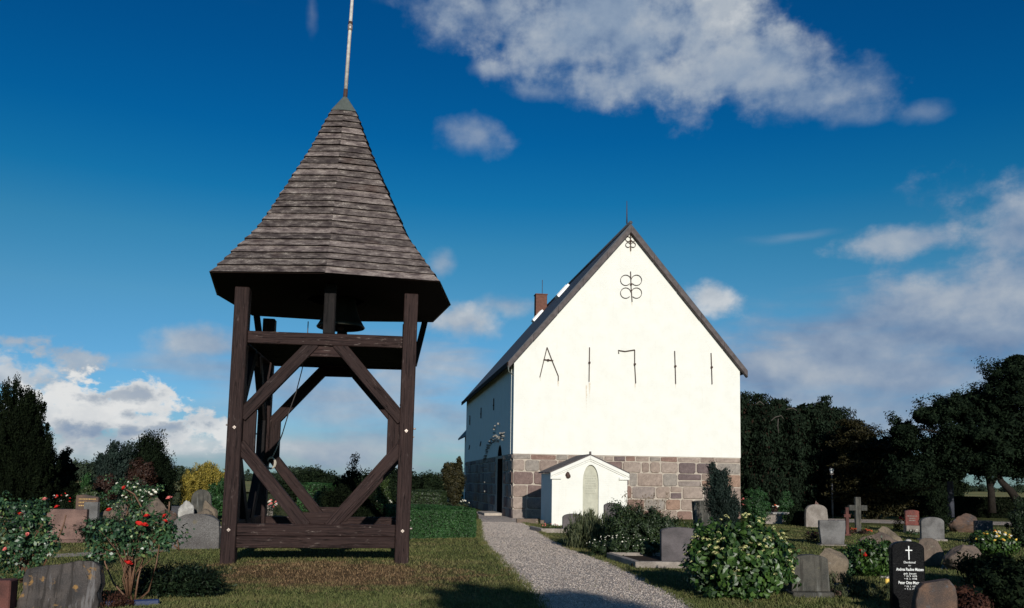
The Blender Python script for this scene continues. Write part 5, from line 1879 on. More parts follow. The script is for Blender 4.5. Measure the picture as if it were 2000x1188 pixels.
def left_stones():
    stone('pink granite rectangular headstone behind the left rose bush', 'rect', 127, 1060, 74, 64, G['pink'], 0.16, R(6), base=(0.07, 1.12, 'pink'))
    stone('dark slate headstone with a low curved top at the left edge', 'low', 41, 1036, 52, 48, G['slate'], 0.13)
    stone('bluish grey narrow headstone right of the pink granite one', 'rect', 174, 1042, 28, 60, G['grey'], 0.13, R(-4))
    o, W, Hh, Y = stone('mottled grey brown headstone with worn gilded lettering', 'slant', 167, 1030, 42, 63, G['rusty'], 0.14)
    bm = bmesh.new()
    for r_ in range(3):
        x = -W * .36
        while x < W * .34:
            l = random.uniform(0.02, 0.05)
            bm_box(bm, l, 0.006, 0.035, (x + l / 2, -0.004, Hh * (0.86 - r_ * .1)))
            x += l + 0.015
    obj_bm('gilded_lettering', bm, M['gold'], o)
    boulder('pale white boulder with a dark stain behind the roses', 207, 1005, 38, 38, G['white'], 0.6, seed=3, amp=.2)
    boulder('large brown boulder half hidden by the centre rose bush', 232, 1040, 78, 62, G['boulder'], 0.7, seed=4)
    boulder('rounded brown boulder behind the centre rose bush', 305, 1022, 50, 52, G['boulder'], 0.7, seed=5, amp=.12)
    boulder('small flat reddish boulder below the rounded brown one', 322, 1026, 52, 32, G['rusty'], 0.6, seed=6)
    o = stone('tall grey headstone with a curved top beside the golden conifer', 'round', 391, 1020, 38, 63, G['mossy'], 0.14, R(10))[0]
    boulder('pale speckled boulder left of the tall grey headstone', 362, 1022, 32, 44, G['white'], 0.7, seed=7, amp=.25)
    boulder('low tan boulder in front of the tall grey headstone', 393, 1024, 46, 30, G['tan'], 0.7, seed=8)
    boulder('leaning tan boulder right of the tall grey headstone', 413, 1022, 32, 44, G['tan'], 0.6, seed=9, lean_=-.25)
    # broad grey stone slab
    o, W, Hh, Y = stone('broad grey rough headstone left of the bell tower', 'round', 381, 1073, 88, 68, G['greyrough'], 0.22, R(8), rough=0.03)
    stone('low dark blue grey headstone behind the speckled boulder', 'rect', 352, 1016, 36, 27, G['slate'], 0.12)
    # foreground: rough lichened slab, red granite pillar
    b = gnd(112, 1192)
    W, Hh = px2m(152, b.y), px2m(94, b.y)
    t = thing('headstone', 'rough dark slab with lichen and pale streaks in the left foreground', 'headstone', b, R(4), 'headstones in the churchyard')
    a = W / 2
    out = [(-a * 1.0, -0.1), (a * .98, -0.1), (a, Hh * .16), (a * .92, Hh * .34), (a * .99, Hh * .55), (a * .90, Hh * .88), (a * .70, Hh * .99), (a * .38, Hh), (a * .0, Hh * .93), (-a * .42, Hh * .90), (-a * .88, Hh * .82), (-a * .95, Hh * .66), (-a * .93, Hh * .4), (-a * 1.02, Hh * .16)]
    bm = bmesh.new()
    bm_prism(bm, out, 0, 0.16, 0.015, 2)
    bmesh.ops.triangulate(bm, faces=[f for f in bm.faces if len(f.verts) > 4])
    bmesh.ops.subdivide_edges(bm, edges=bm.edges[:], cuts=3)
    for v in bm.verts:
        v.co.y += 0.03 * noise.noise(v.co * 3.1) + 0.012 * noise.noise(v.co * 11)
        v.co.x += 0.012 * noise.noise(v.co * 6 + Vector((4, 0, 0)))
    obj_bm('stone_slab', bm, G['lichen'], t)
    t.rotation_euler.x = R(-8)
    b = gnd(-6, 1197)
    t = thing('headstone', 'squat red granite pillar cut off by the left picture edge', 'headstone', b, R(12), 'headstones in the churchyard')
    bm = bmesh.new()
    bm_box(bm, 0.26, 0.26, 0.62, (0, 0.13, 0.07), None, 0.015)
    obj_bm('stone_slab', bm, G['redpost'], t)
    # blue glazed kerb along the rose bed
    a, b = gnd(90, 1190), gnd(312, 1181)
    d = b - a
    t = thing('bed_edging', 'blue glazed edging along the front of the rose bed', 'edging', a, math.atan2(d.y, d.x))
    n = 4
    for i in range(n):
        l = d.length / n
        box('edging_tile', l - 0.012, 0.06, 0.12, (l * (i + .5), 0, 0.015), M['blue_glaze'], t, 0.015)
    # tiny stones far off at the left
    for (px, py, w, h, mt, lab) in ((8, 1010, 22, 30, 'pale', 'pale narrow headstone far left under the yew'), (128, 998, 16, 18, 'pale', 'small pale headstone among white flowers at left'), (200, 975, 14, 20, 'mossy', 'small grey headstone far behind the white boulder'),
                                    (312, 1000, 30, 14, 'pink', 'low pinkish headstone behind the rounded brown boulder')):
        stone(lab, 'low', px, py, w, h, G[mt], 0.12)
    for (px, Y, w, h, mt, lab) in ((525, 36, 20, 22, 'pale', 'pale headstone seen between left tower posts'), (742, 40, 24, 22, 'pale', 'pale headstone with white flowers right of the dark thuja'), (810, 38, 18, 26, 'grey', 'grey headstone just right of the right tower post'), (648, 44, 16, 16, 'pale', 'tiny pale headstone left of the dark thuja')):
        stone(lab, 'low', px, 0, w, h, G[mt], 0.12, Y=Y)


left_stones()


def text(body, parent, mat, x, z, width, height, y=-0.003, bold=0.0):
    cu = bpy.data.curves.new('lettering', 'FONT')
    cu.body = body
    cu.align_x = 'CENTER'
    cu.extrude = 0.001
    cu.offset = bold
    o = bpy.data.objects.new('lettering', cu)
    COL.objects.link(o)
    bpy.context.view_layer.update()
    dg = bpy.context.evaluated_depsgraph_get()
    me = bpy.data.meshes.new_from_object(o.evaluated_get(dg))
    bpy.data.objects.remove(o)
    co = np.empty(len(me.vertices) * 3, np.float32)
    me.vertices.foreach_get('co', co)
    co = co.reshape(-1, 3)
    x0, x1 = co[:, 0].min(), co[:, 0].max()
    y0, y1 = co[:, 1].min(), co[:, 1].max()
    k = width / (x1 - x0)
    kz = height / 0.7
    new = np.stack([(co[:, 0] - (x0 + x1) / 2) * k, -co[:, 2] * 1.0, co[:, 1] * kz], 1)
    me.vertices.foreach_set('co', new.astype(np.float32).ravel())
    me.update()
    me.materials.clear()
    me.materials.append(mat)
    l = link_mesh('inscription', me, mat, parent, (x, y, z))
    return l


def strokes(parent, mat, W, rows, x_margin, y=-0.004, sh=0.03):
    bm = bmesh.new()
    for z, wf in rows:
        x = -W * wf / 2
        while x < W * wf / 2 - 0.02:
            l = random.uniform(0.015, 0.045)
            bm_box(bm, l, 0.005, sh, (x + l / 2, y, z))
            x += l + random.uniform(0.012, 0.02)
    return obj_bm('inscription', bm, mat, parent)


def right_stones():
    # along the path and under the gable
    stone('low mauve headstone with an arched top before the white chapel', 'arch', 1120, 1037, 42, 33, G['mauve'], 0.14)
    stone('upright grey headstone against the right side of the chapel', 'low', 1196, 1046, 32, 63, G['mauve'], 0.13)
    stone('brown grey headstone leaning left of the blue conifer', 'rect', 1380, 1046, 46, 67, G['mossy'], 0.14, R(14), tilty=R(-4))
    # big mauve headstone inside a kerbed grave
    b = gnd(1329, 1103)
    o, W, Hh, Y = stone('large plain mauve headstone standing inside a pale kerb', 'low', 1329, 1103, 74, 71, G['mauve'], 0.16, R(4), sink=0.1)
    a0 = gnd(1241, 1109)
    kd = thing('grave_kerb', 'pale stone kerb framing the grave of the large mauve headstone', 'kerb', a0, R(2))
    wid, dep = 2.1, 2.0
    box('kerb_stone', wid, 0.13, 0.20, (wid / 2, 0.065, 0.02), G['kerb'], kd, 0.012)
    box('kerb_stone', 0.12, dep, 0.20, (-0.07, dep / 2 + 0.02, 0.02), G['kerb'], kd, 0.012)
    kd.children[1].rotation_euler.z = R(8)
    box('kerb_stone', wid, 0.12, 0.20, (wid / 2 - 0.2, dep + 0.1, 0.02), G['kerb'], kd, 0.012)
    box('kerb_stone', 0.12, dep, 0.20, (wid + 0.07, dep / 2 + 0.02, 0.02), G['kerb'], kd, 0.012)
    box('bed_soil', wid - .1, dep - .2, 0.06, (wid / 2 - .08, dep / 2 + .08, 0.03), M['soil'], kd)
    # kerb blocks at the church corner
    kb = thing('grave_kerb', 'low brown kerb blocks by the path below the chapel', 'kerb', gnd(1008, 1022), R(5))
    box('kerb_stone', 0.85, 0.28, 0.26, (0.45, 0.14, 0.04), G['boulder'], kb, 0.02)
    box('kerb_stone', 0.5, 0.2, 0.2, (1.2, 0.0, 0.03), G['boulder'], kb, 0.02)
    kb = thing('grave_kerb', 'pale kerb in front of the low mauve headstone', 'kerb', gnd(1054, 1041), R(3))
    box('kerb_stone', 1.35, 0.12, 0.22, (0.72, 0.06, 0.03), G['kerb'], kb, 0.012)
    box('kerb_stone', 0.12, 1.5, 0.22, (-0.03, 0.8, 0.03), G['kerb'], kb, 0.012)
    kb.children[1].rotation_euler.z = R(10)
    # white grave table with pots
    b = baseY(1512, 36)
    t = thing('grave_table', 'white stone grave table with a thick top slab', 'table', b, R(6))
    box('table_top', 1.35, 0.7, 0.08, (0, 0.35, zof(1512, 1003, 36) - b.z), G['white'], t, 0.012)
    box('table_base', 0.75, 0.5, zof(1512, 1003, 36) - b.z - 0.04 + 0.1, (0, 0.35, (zof(1512, 1003, 36) - b.z - 0.04 - 0.1) / 2), G['pale'], t, 0.015)
    stone('pale rounded headstone standing on the lawn before the lamp post', 'round', 1596, 1030, 43, 44, G['pale'], 0.18, R(3))
    boulder('small pinkish rock behind the top of the pale rounded headstone', 1594, 0, 20, 44, G['pink'], 0.7, Y=37, seed=14, amp=.2)
    o, W, Hh, Y = stone('light grey headstone widening towards its top', 'trap', 1627, 1066, 50, 48, G['grey'], 0.16, R(-3), base=(0.035, 1.02, 'pale'))
    # crosses
    def cross(label, px, py, h, arm, tw_, mat, Y=None):
        b = gnd(px, py)
        Y = b.y
        h, arm, tw_ = px2m(h, Y), px2m(arm, Y), px2m(tw_, Y)
        t = thing('grave_cross', label, 'cross', b, R(-4), 'crosses in the churchyard')
        box('upright', tw_, tw_, h + 0.1, (0, 0, h / 2 - 0.05), mat, t, 0.01)
        for s in (-1, 1):
            box('cross_arm', (arm - tw_) / 2, tw_ * .96, tw_ * 1.05, (s * (arm + tw_) / 4, 0, h * .70), mat, t, 0.01)
        bm = bmesh.new()
        bm_box(bm, tw_ * 1.9, tw_ * 1.8, 0.10, (0, 0, 0.0), None, 0.01)
        obj_bm('cross_foot', bm, mat, t)
    cross('weathered grey stone cross before the dark trees', 1676, 1042, 70, 34, 10, G['mossy'])
    cross('slim dark red cross between grey headstone and stone cross', 1655, 1046, 54, 12, 6, G['redpost'])
    # red headstone on a pale foot
    o, W, Hh, Y = stone('polished red granite headstone on a pale rough foot', 'low', 1783, 1042, 27, 45, G['red'], 0.12, R(0), base=(0.28, 1.02, 'pale'))
    strokes(o, G['pale'], W * .8, [(Hh * .74, .9), (Hh * .64, .6), (Hh * .55, .6)], 0.02, sh=0.035)
    stone('grey headstone with an arched top and a pale plinth', 'arch', 1823, 1057, 44, 46, G['grey'], 0.14, R(-2), base=(0.06, 1.15, 'pale'))
    boulder('dark mottled boulder with pink lichen right of the arched headstone', 1880, 1040, 58, 37, G['rusty'], 0.8, seed=21, amp=.15)
    stone('dark slate rectangular headstone behind the yellow hydrangea', 'rect', 1924, 1060, 36, 42, G['slate'], 0.12)
    boulder('long low brown boulder behind the rhododendron', 1722, 1084, 84, 44, G['boulder'], 0.8, seed=22, amp=.2)
    boulder('leaning tan boulder beside the long low one', 1750, 1076, 42, 47, G['tan'], 0.6, seed=23, lean_=-.35)
    boulder('small round white stone by the leaning tan boulder', 1774, 1060, 12, 7, G['white'], 0.9, seed=25, cuts=0, amp=.06, sub=3)
    # cracked pale boulder, mossy headstone in front of it
    boulder('pale cracked boulder headstone behind the mossy grey one', 1616, 1138, 80, 66, G['tan'], 0.55, seed=31, amp=.12)
    o, W, Hh, Y = stone('mossy dark grey headstone on a plinth beside the hydrangea', 'taper', 1585, 1166, 76, 80, G['mossy'], 0.17, R(3), base=(0.075, 1.06, 'mossy'))
    kb = thing('grave_kerb', 'pink curved kerb right of the mossy grey headstone', 'kerb', gnd(1625, 1163), R(5))
    box('kerb_stone', 0.42, 0.3, 0.16, (0.18, 0.3, 0.06), G['pink'], kb, 0.03)
    box('kerb_stone', 0.30, 0.16, 0.10, (0.12, 0.0, 0.03), G['pink'], kb, 0.03)
    # black polished stone with white lettering
    o, W, Hh, Y = stone('polished black headstone with white cross and lettering', 'low', 1777, 1192, 63, 131, G['black'], 0.12, R(-2))
    zz = lambda py: zof(1777, py, Y) - o.location.z
    p = lambda n: px2m(n, Y)
    cr = thing('white_cross', None, None)
    bm = bmesh.new()
    bm_box(bm, p(1.9), 0.004, p(26), (p(1), -0.003, zz(1080)))
    bm_box(bm, p(13), 0.004, p(1.9), (p(1), -0.0035, zz(1075)))
    obj_bm('cross_emblem', bm, M['white_paint'], o)
    bpy.data.objects.remove(cr)
    text('Denkmal', o, M['white_paint'], p(2), zz(1100.5), p(22), p(4.2))
    text('f\u00fcr', o, M['white_paint'], p(2), zz(1106), p(5), p(2.4))
    text('Andrea Pauline Matzen', o, M['white_paint'], p(2), zz(1115), p(52), p(5.6), bold=0.012)
    text('geb. Jessen', o, M['white_paint'], p(2), zz(1122), p(24), p(3.4))
    text('* 18. 9. 1878', o, M['white_paint'], p(3), zz(1127), p(24), p(3))
    text('+ 8. 2. 1938', o, M['white_paint'], p(3), zz(1132), p(24), p(3))
    text('Peter Otto Matzen', o, M['white_paint'], p(2), zz(1141), p(44), p(5.6), bold=0.012)
    text('* 18. 1. 1876', o, M['white_paint'], p(3), zz(1147), p(24), p(3))
    text('+ 7. 5. 1945', o, M['white_paint'], p(3), zz(1152), p(24), p(3))
    boulder('brown boulder showing right of the black headstone', 1815, 1106, 52, 54, G['boulder'], 0.7, seed=33, amp=.14)
    boulder('broad brown boulder with pale lichen before the yellow hydrangea', 1880, 1114, 80, 50, G['boulder'], 0.75, seed=36, amp=.14)
    # leaning slab in the right foreground
    b = baseY(1822, 10.4)
    Y = b.y
    W = px2m(78, Y)
    Ht = zof(1822, 1132, Y) - b.z
    t = thing('headstone', 'rust brown rough slab with sloping top in the right foreground', 'headstone', b, R(-6), 'headstones in the churchyard')
    a = W / 2
    out = [(-a, -0.1), (a * 1.0, -0.1), (a * 1.0, Ht * .62), (a * .92, Ht * .84), (a * .66, Ht), (a * .2, Ht * .97), (-a * .55, Ht * .90), (-a * .82, Ht * .78), (-a * .96, Ht * .5)]
    bm = bmesh.new()
    bm_prism(bm, out, 0, 0.18, 0.02, 2)
    bmesh.ops.triangulate(bm, faces=[f for f in bm.faces if len(f.verts) > 4])
    bmesh.ops.subdivide_edges(bm, edges=bm.edges[:], cuts=3)
    for v in bm.verts:
        v.co.y += 0.025 * noise.noise(v.co * 3.1) + 0.01 * noise.noise(v.co * 12)
        v.co.x += 0.01 * noise.noise(v.co * 6 + Vector((4, 0, 0)))
    obj_bm('stone_slab', bm, G['rusty'], t)
    # lamp post under the trees
    b = baseY(1625, 43)
    t = thing('lamp_post', 'slim grey lamp post with a small lantern under the trees', 'lamp', b)
    zt = zof(1625, 909, 43) - b.z
    tube('post', [(0, 0, 0), (0, 0, zt * .5), (0, 0, zt - 0.5)], [.05, .04, .035], M['cable'], t, 8)
    bm = bmesh.new()
    bm_lathe(bm, [(0.05, zt - .5), (0.11, zt - .45), (0.10, zt - .42), (0.04, zt - .42)], 10)
    obj_bm('lamp_collar', bm, M['zinc'], t)
    bm = bmesh.new()
    bm_lathe(bm, [(0.07, zt - .40), (0.13, zt - .16), (0.0, zt - .16)], 8)
    obj_bm('lantern_glass', bm, M['glazing'], t)
    bm = bmesh.new()
    bm_lathe(bm, [(0.0, zt - .155), (0.17, zt - .155), (0.05, zt - .03), (0.02, zt), (0, zt)], 8)
    obj_bm('lantern_roof', bm, M['iron'], t)


right_stones()


# ------------------------------------------------------------------ flowers and near shrubs
def rose_mesh(r, seed, nm):
    """cupped rose of overlapping petals"""
    rs = random.Random(seed)
    bm = bmesh.new()
    for ring, (np_, rr, hh, tilt) in enumerate(((3, .35, .95, .1), (5, .6, .9, .35), (6, .95, .7, .75))):
        for k in range(np_):
            a = 2 * PI * (k + rs.random() * .4 + ring * .4) / np_
            w = 2 * PI / np_ * 0.72
            row = []
            for i, f in enumerate((0, .5, 1)):
                rad_ = r * (0.12 + rr * math.sin(f * PI / 2) * (0.85 + tilt * .3 * f))
                z = r * (hh * f * 1.1 - tilt * .35 * f * f)
                row.append([bm.verts.new((math.cos(a + s * w * (0.35 + .65 * math.sin(f * PI * .62))) * rad_, math.sin(a + s * w * (0.35 + .65 * math.sin(f * PI * .62))) * rad_, z + (r * .06 if s == 0 and i == 2 else 0))) for s in (-1, 0, 1)])
            for i in range(2):
                for s in range(2):
                    bm.faces.new((row[i][s], row[i][s + 1], row[i + 1][s + 1], row[i + 1][s]))
    me = bpy.data.meshes.new(nm)
    bm.to_mesh(me)
    bm.free()
    me.polygons.foreach_set('use_smooth', [True] * len(me.polygons))
    return me


ROSES = {}
for nm in ('red_petal', 'pink_petal', 'white_petal', 'orange_petal', 'yellow_petal'):
    ROSES[nm] = [rose_mesh(1.0, s, 'rose_' + nm) for s in (1, 2)]
    for me in ROSES[nm]:
        me.materials.append(M[nm])


def bloom(parent, p, r, mat, name='rose_flower'):
    o = bpy.data.objects.new(name, random.choice(ROSES[mat]))
    COL.objects.link(o)
    o.parent = parent
    o.location = p
    o.scale = (r, r, r)
    o.rotation_euler = (R(random.uniform(10, 55)), R(random.uniform(-25, 25)), random.uniform(0, 6))
    return o


def rose_bush(label, base, Y, leaf_ells, flowers, canes, n, L=0.06):
    """leaf_ells in photo pixels (cx, cy, rx, ry) at depth Y"""
    t = thing('rose_bush', label, 'rose bush', base)
    P, N = [], []
    tot = sum(e[2] * e[3] for e in leaf_ells)
    tips = []
    for (cx, cy, rx, ry) in leaf_ells:
        c = atY(cx, cy, Y) - base
        r_ = (px2m(rx, Y), px2m(rx, Y) * .8, px2m(ry, Y))
        p, nrm, out, cc = clumped(int(n * rx * ry / tot), [((c.x, c.y, c.z), r_)], max(6, int(34 * rx * ry / 2000)), 0.11, (1, 1, .9), 0.75)
        P.append(p)
        N.append(nrm)
        tips += [Vector(q) for q in cc]
    p, nrm = np.concatenate(P), np.concatenate(N)
    N2 = unit(nrm + np.array([0, -0.25, 0.6]) + rng.normal(size=p.shape) * 0.35)
    foliage('foliage', p, leaf_dirs(N2, 0.25), N2, L, L * .66, M['rose_leaf'], t)
    bm = bmesh.new()
    for pts in canes:
        q = [atY(x, y, Y + dy) - base for x, y, dy in pts]
        bm_tube(bm, q, [0.014 * (1 - 0.5 * i / len(q)) for i in range(len(q))], 5)
    for q in tips[::5]:
        s = Vector((random.uniform(-.08, .08), random.uniform(-.08, .08), 0.25 + random.random() * .3))
        m = s.lerp(q, .55) + Vector((0, 0, .05))
        bm_tube(bm, [s * .3, s, m, q], [.009, .008, .006, .003], 4)
    obj_bm('stems', bm, M['red_stem'], t, smooth=True, kind='stuff')
    for (x, y, r_, mt) in flowers:
        fpos = atY(x, y, Y - 0.18) - base
        bloom(t, fpos - Vector((0, 0, px2m(r_, Y) * .4)), px2m(r_, Y), mt)
    return t


def roses():
    b = gnd(252, 1178)
    Y = b.y
    rose_bush('centre left rose bush with red blooms and bare lower canes', b, Y,
              [(255, 1042, 88, 28), (215, 1035, 40, 24), (300, 1030, 48, 30), (275, 1000, 40, 22), (330, 1054, 28, 20), (190, 1080, 26, 26), (232, 1075, 40, 22), (290, 1066, 40, 18)],
              [(244, 952, 5, 'red_petal'), (331, 973, 6, 'pink_petal'), (214, 996, 6, 'red_petal'), (287, 1008, 6, 'red_petal'), (271, 1023, 7, 'red_petal'), (282, 1025, 6, 'red_petal'), (323, 1007, 5, 'red_petal'), (249, 1099, 8, 'red_petal'), (322, 1018, 5, 'red_petal')],
              [[(262, 1180, 0), (270, 1130, 0), (285, 1070, .1), (292, 1010, .1)], [(266, 1176, 0), (290, 1155, -.1), (306, 1100, -.1), (312, 1060, 0)], [(258, 1178, 0), (248, 1120, 0), (240, 1060, 0), (250, 990, .1)], [(255, 1176, 0), (222, 1140, .1), (205, 1100, .1), (200, 1050, .1)], [(340, 1065, 0), (350, 1075, 0), (346, 1050, 0)], [(300, 1060, 0), (318, 1030, 0), (330, 1000, -.1), (331, 980, -.15)], [(280, 1030, 0), (276, 990, 0), (262, 965, -.1), (246, 956, -.15)]], 2300)
    b = gnd(40, 1150)
    Y = b.y
    rose_bush('left rose bush with scattered red and pink blooms', b, Y,
              [(40, 1040, 70, 50), (20, 1080, 60, 50), (70, 1000, 40, 30), (85, 1060, 28, 45), (30, 990, 45, 25)],
              [(88, 975, 5, 'pink_petal'), (38, 1004, 5, 'red_petal'), (53, 1044, 5, 'pink_petal'), (12, 1072, 5, 'pink_petal'), (112, 990, 5, 'red_petal')],
              [[(95, 1075, 0), (115, 1048, 0), (124, 1026, 0), (129, 1006, 0)], [(30, 1150, 0), (50, 1080, 0), (70, 1010, 0)], [(85, 1105, 0), (100, 1075, 0), (95, 1050, 0)]], 4200)
    # white rose bush behind
    b = gnd(262, 1050)
    Y = b.y
    rose_bush('white flowering rose bush behind the red roses', b, Y, [(240, 955, 45, 34), (280, 965, 38, 28), (255, 985, 50, 25)],
              [(252, 942, 3, 'white_petal'), (268, 945, 3, 'white_petal'), (273, 958, 3, 'white_petal'), (262, 952, 3, 'white_petal'), (290, 962, 3, 'white_petal'), (299, 958, 3.4, 'white_petal'), (303, 961, 3, 'white_petal'), (295, 966, 3.2, 'white_petal'), (286, 960, 3, 'white_petal'), (229, 944, 2.6, 'white_petal'), (247, 972, 3, 'white_petal'), (284, 957, 2.8, 'white_petal'), (240, 968, 2.6, 'white_petal'), (277, 979, 2.6, 'white_petal')],
              [[(262, 1050, 0), (260, 1000, 0), (255, 960, 0)]], 3000)


roses()


def junipers():
    for (px, py, w, h, lab) in ((208, 1062, 110, 46, 'low spreading dark juniper behind the centre rose bush'), (330, 1168, 150, 52, 'low feathery juniper on the shaded ground right of the rose bush')):
        b = gnd(px, py)
        Y = b.y
        W, Hh = px2m(w, Y), px2m(h, Y)
        plant('juniper', lab, 'shrub', b, [E(0, .3, Hh * .45, W * .5, W * .45, Hh * .5)], 9000, 0.07, 0.02, M['juniper'], 110, 0.12, (1.6, 1.6, .6), 0.4, 0, mode='flat', grow=0.1)
    b = gnd(190, 1186)
    plant('heather', 'brown red heather cushion at the foot of the lichen slab', 'heather', b, [E(0, 0, 0.05, 0.42, 0.2, 0.12)], 3800, 0.03, 0.012, M['heather'], 60, 0.06, mode='up', core=0)


junipers()


def hydrangea():
    b = gnd(1442, 1168)
    Y = b.y
    t = thing('hydrangea', 'big rounded hydrangea bush with cream green flower heads', 'shrub', b)
    W, Hh = px2m(204, Y) / 2, zof(1445, 1008, Y) - b.z
    ells = [((0.02, 0.05, Hh * .50), (W * .96, W * .85, Hh * .50)), ((-W * .3, 0, Hh * .42), (W * .66, W * .7, Hh * .43)), ((W * .35, 0, Hh * .42), (W * .64, W * .7, Hh * .43))]
    p, nrm, out, cc = clumped(8200, ells, 330, 0.11, (1, 1, .8), 0.28)
    N2 = unit(nrm + np.array([0, -0.25, 0.65]) + rng.normal(size=p.shape) * 0.3)
    D = leaf_dirs(N2, 0.35)
    # the leaves that show largest are separate pieces sharing two leaf meshes
    front = np.where((p[:, 1] < -0.25) & (N2[:, 1] < 0.1) & (p[:, 2] > 0.1))[0]
    sc = -p[front, 1] * 1.2 - N2[front, 1] + rng.random(len(front)) * 1.6
    pick = front[np.argsort(-sc)[:260]]
    rest = np.setdiff1d(np.arange(len(p)), pick)
    foliage('foliage', p[rest], D[rest], N2[rest], 0.085, 0.058, M['hydrangea'], t)
    q = np.array(ells[0][0]) + rdir(1500) * np.array(ells[0][1]) * (rng.random(1500) ** .4 * .75)[:, None]
    foliage('inner_foliage', q, rdir(1500), rdir(1500), .16, .12, M['hydrangea'], t)
    meshes = []
    for v in range(3):
        f = 0.02 + 0.015 * v
        V = [(0, -.5, 0), (-.22, -.28, f), (-.33, .0, f * 1.6), (-.2, .3, f), (0, .55, -.08), (.2, .3, f), (.33, 0, f * 1.6), (.22, -.28, f), (0, -.2, -.03), (0, .1, -.03), (0, .33, -.05)]
        FC = [(0, 8, 1), (1, 8, 9, 2), (2, 9, 10, 3), (3, 10, 4), (0, 7, 8), (7, 6, 9, 8), (6, 5, 10, 9), (5, 4, 10)]
        me = bpy.data.meshes.new('hydrangea_leaf')
        me.from_pydata(V, [], FC)
        me.update()
        at = me.attributes.new('rnd', 'FLOAT', 'POINT')
        at.data.foreach_set('value', np.full(len(V), (0.25, 0.6, 0.95)[v], np.float32))
        me.materials.append(M['hydrangea'])
        meshes.append(me)
    for i in pick:
        d, n_ = Vector(D[i]), Vector(N2[i])
        x = d.cross(n_).normalized()
        z = x.cross(d).normalized()
        m = Matrix((x, d, z)).transposed().to_4x4()
        s = random.uniform(0.085, 0.125)
        m = Matrix.Translation(Vector(p[i])) @ m @ Matrix.Scale(s, 4)
        o = bpy.data.objects.new('leaf', random.choice(meshes))
        COL.objects.link(o)
        o.parent = t
        o.matrix_local = m
    # flower heads: domed clusters of small florets
    fm = []
    for v in range(3):
        rs = random.Random(v)
        P_, N_ = [], []
        for k in range(46):
            a, u = rs.random() * 6.283, rs.random() ** .6
            d = Vector((math.cos(a) * u, math.sin(a) * u, math.sqrt(max(0, 1 - u * u)) * .62))
            P_.append(tuple(d))
            N_.append(tuple((d + Vector((rs.uniform(-.3, .3), rs.uniform(-.3, .3), .2))).normalized()))
        C, N_ = np.array(P_), np.array(N_)
        me = mesh_np('flower_head', leaf_quads(C, leaf_dirs(N_, 0), N_, .42, .40), 4, rng.random(46))
        me.materials.append(M['cream'])
        fm.append(me)
    k = 0
    tries = 0
    while k < 140 and tries < 4000:
        tries += 1
        e = ells[rng.integers(0, 3)]
        d = Vector(rdir(1)[0])
        if d.y > 0.25 or d.z < -0.35:
            continue
        q = Vector(e[0]) + Vector((d.x * e[1][0], d.y * e[1][1], d.z * e[1][2])) * 1.06
        if q.z < 0.25 or (q.z < Hh * .4 and random.random() < .6):
            continue
        o = bpy.data.objects.new('flower_head', fm[k % 3])
        COL.objects.link(o)
        o.parent = t
        o.location = q
        s = random.uniform(0.022, 0.040)
        o.scale = (s, s, s)
        o.rotation_euler = (R(random.uniform(5, 50)), R(random.uniform(-25, 25)), random.uniform(0, 6))
        k += 1
    bm = bmesh.new()
    for k in range(16):
        a = random.uniform(0, 6.28)
        q = Vector((math.cos(a) * W * .6, math.sin(a) * W * .5, Hh * random.uniform(.4, .7)))
        bm_tube(bm, [Vector((q.x * .15, q.y * .15, -.02)), q * .5 + Vector((0, 0, .05)), q], [.014, .01, .006], 5)
    obj_bm('stems', bm, M['red_stem'], t, smooth=True, kind='stuff')


hydrangea()


def flower_patch(label, px, py, w, h, leaf, petals, nb, nl=700, Y=None, r=2.2, L=0.05, blade=False, spread=1.0):
    b = gnd(px, py) if Y is None else baseY(px, Y)
    Y = b.y
    W, Hh = px2m(w, Y), px2m(h, Y)
    t = thing('flower_patch', label, 'flowers', b)
    el = E(0, 0.1, Hh * .4, W / 2, W * .4, Hh * .55)
    p, nrm, out, cc = clumped(nl, [el], 40, max(.05, Hh * .22), shell=.4)
    if blade:
        D = unit(rng.normal(size=p.shape) * .3 + np.array([0, 0, 1.0]))
        foliage('foliage', p, D, rdir(len(p)), L * 2.6, L * .28, M[leaf], t)
    else:
        foliage('foliage', p, leaf_dirs(nrm, .2), nrm, L, L * .6, M[leaf], t)
    for i in range(nb):
        a = random.uniform(0, 2 * PI)
        u = math.sqrt(random.random()) * spread
        q = Vector((math.cos(a) * u * W * .48, math.sin(a) * u * W * .36 - .02, Hh * (0.45 + .6 * math.sqrt(max(0, 1 - u * u * .9)) * random.uniform(.7, 1.05))))
        bloom(t, q, px2m(r, Y) * random.uniform(.7, 1.2), random.choice(petals), 'blossom')
    return t


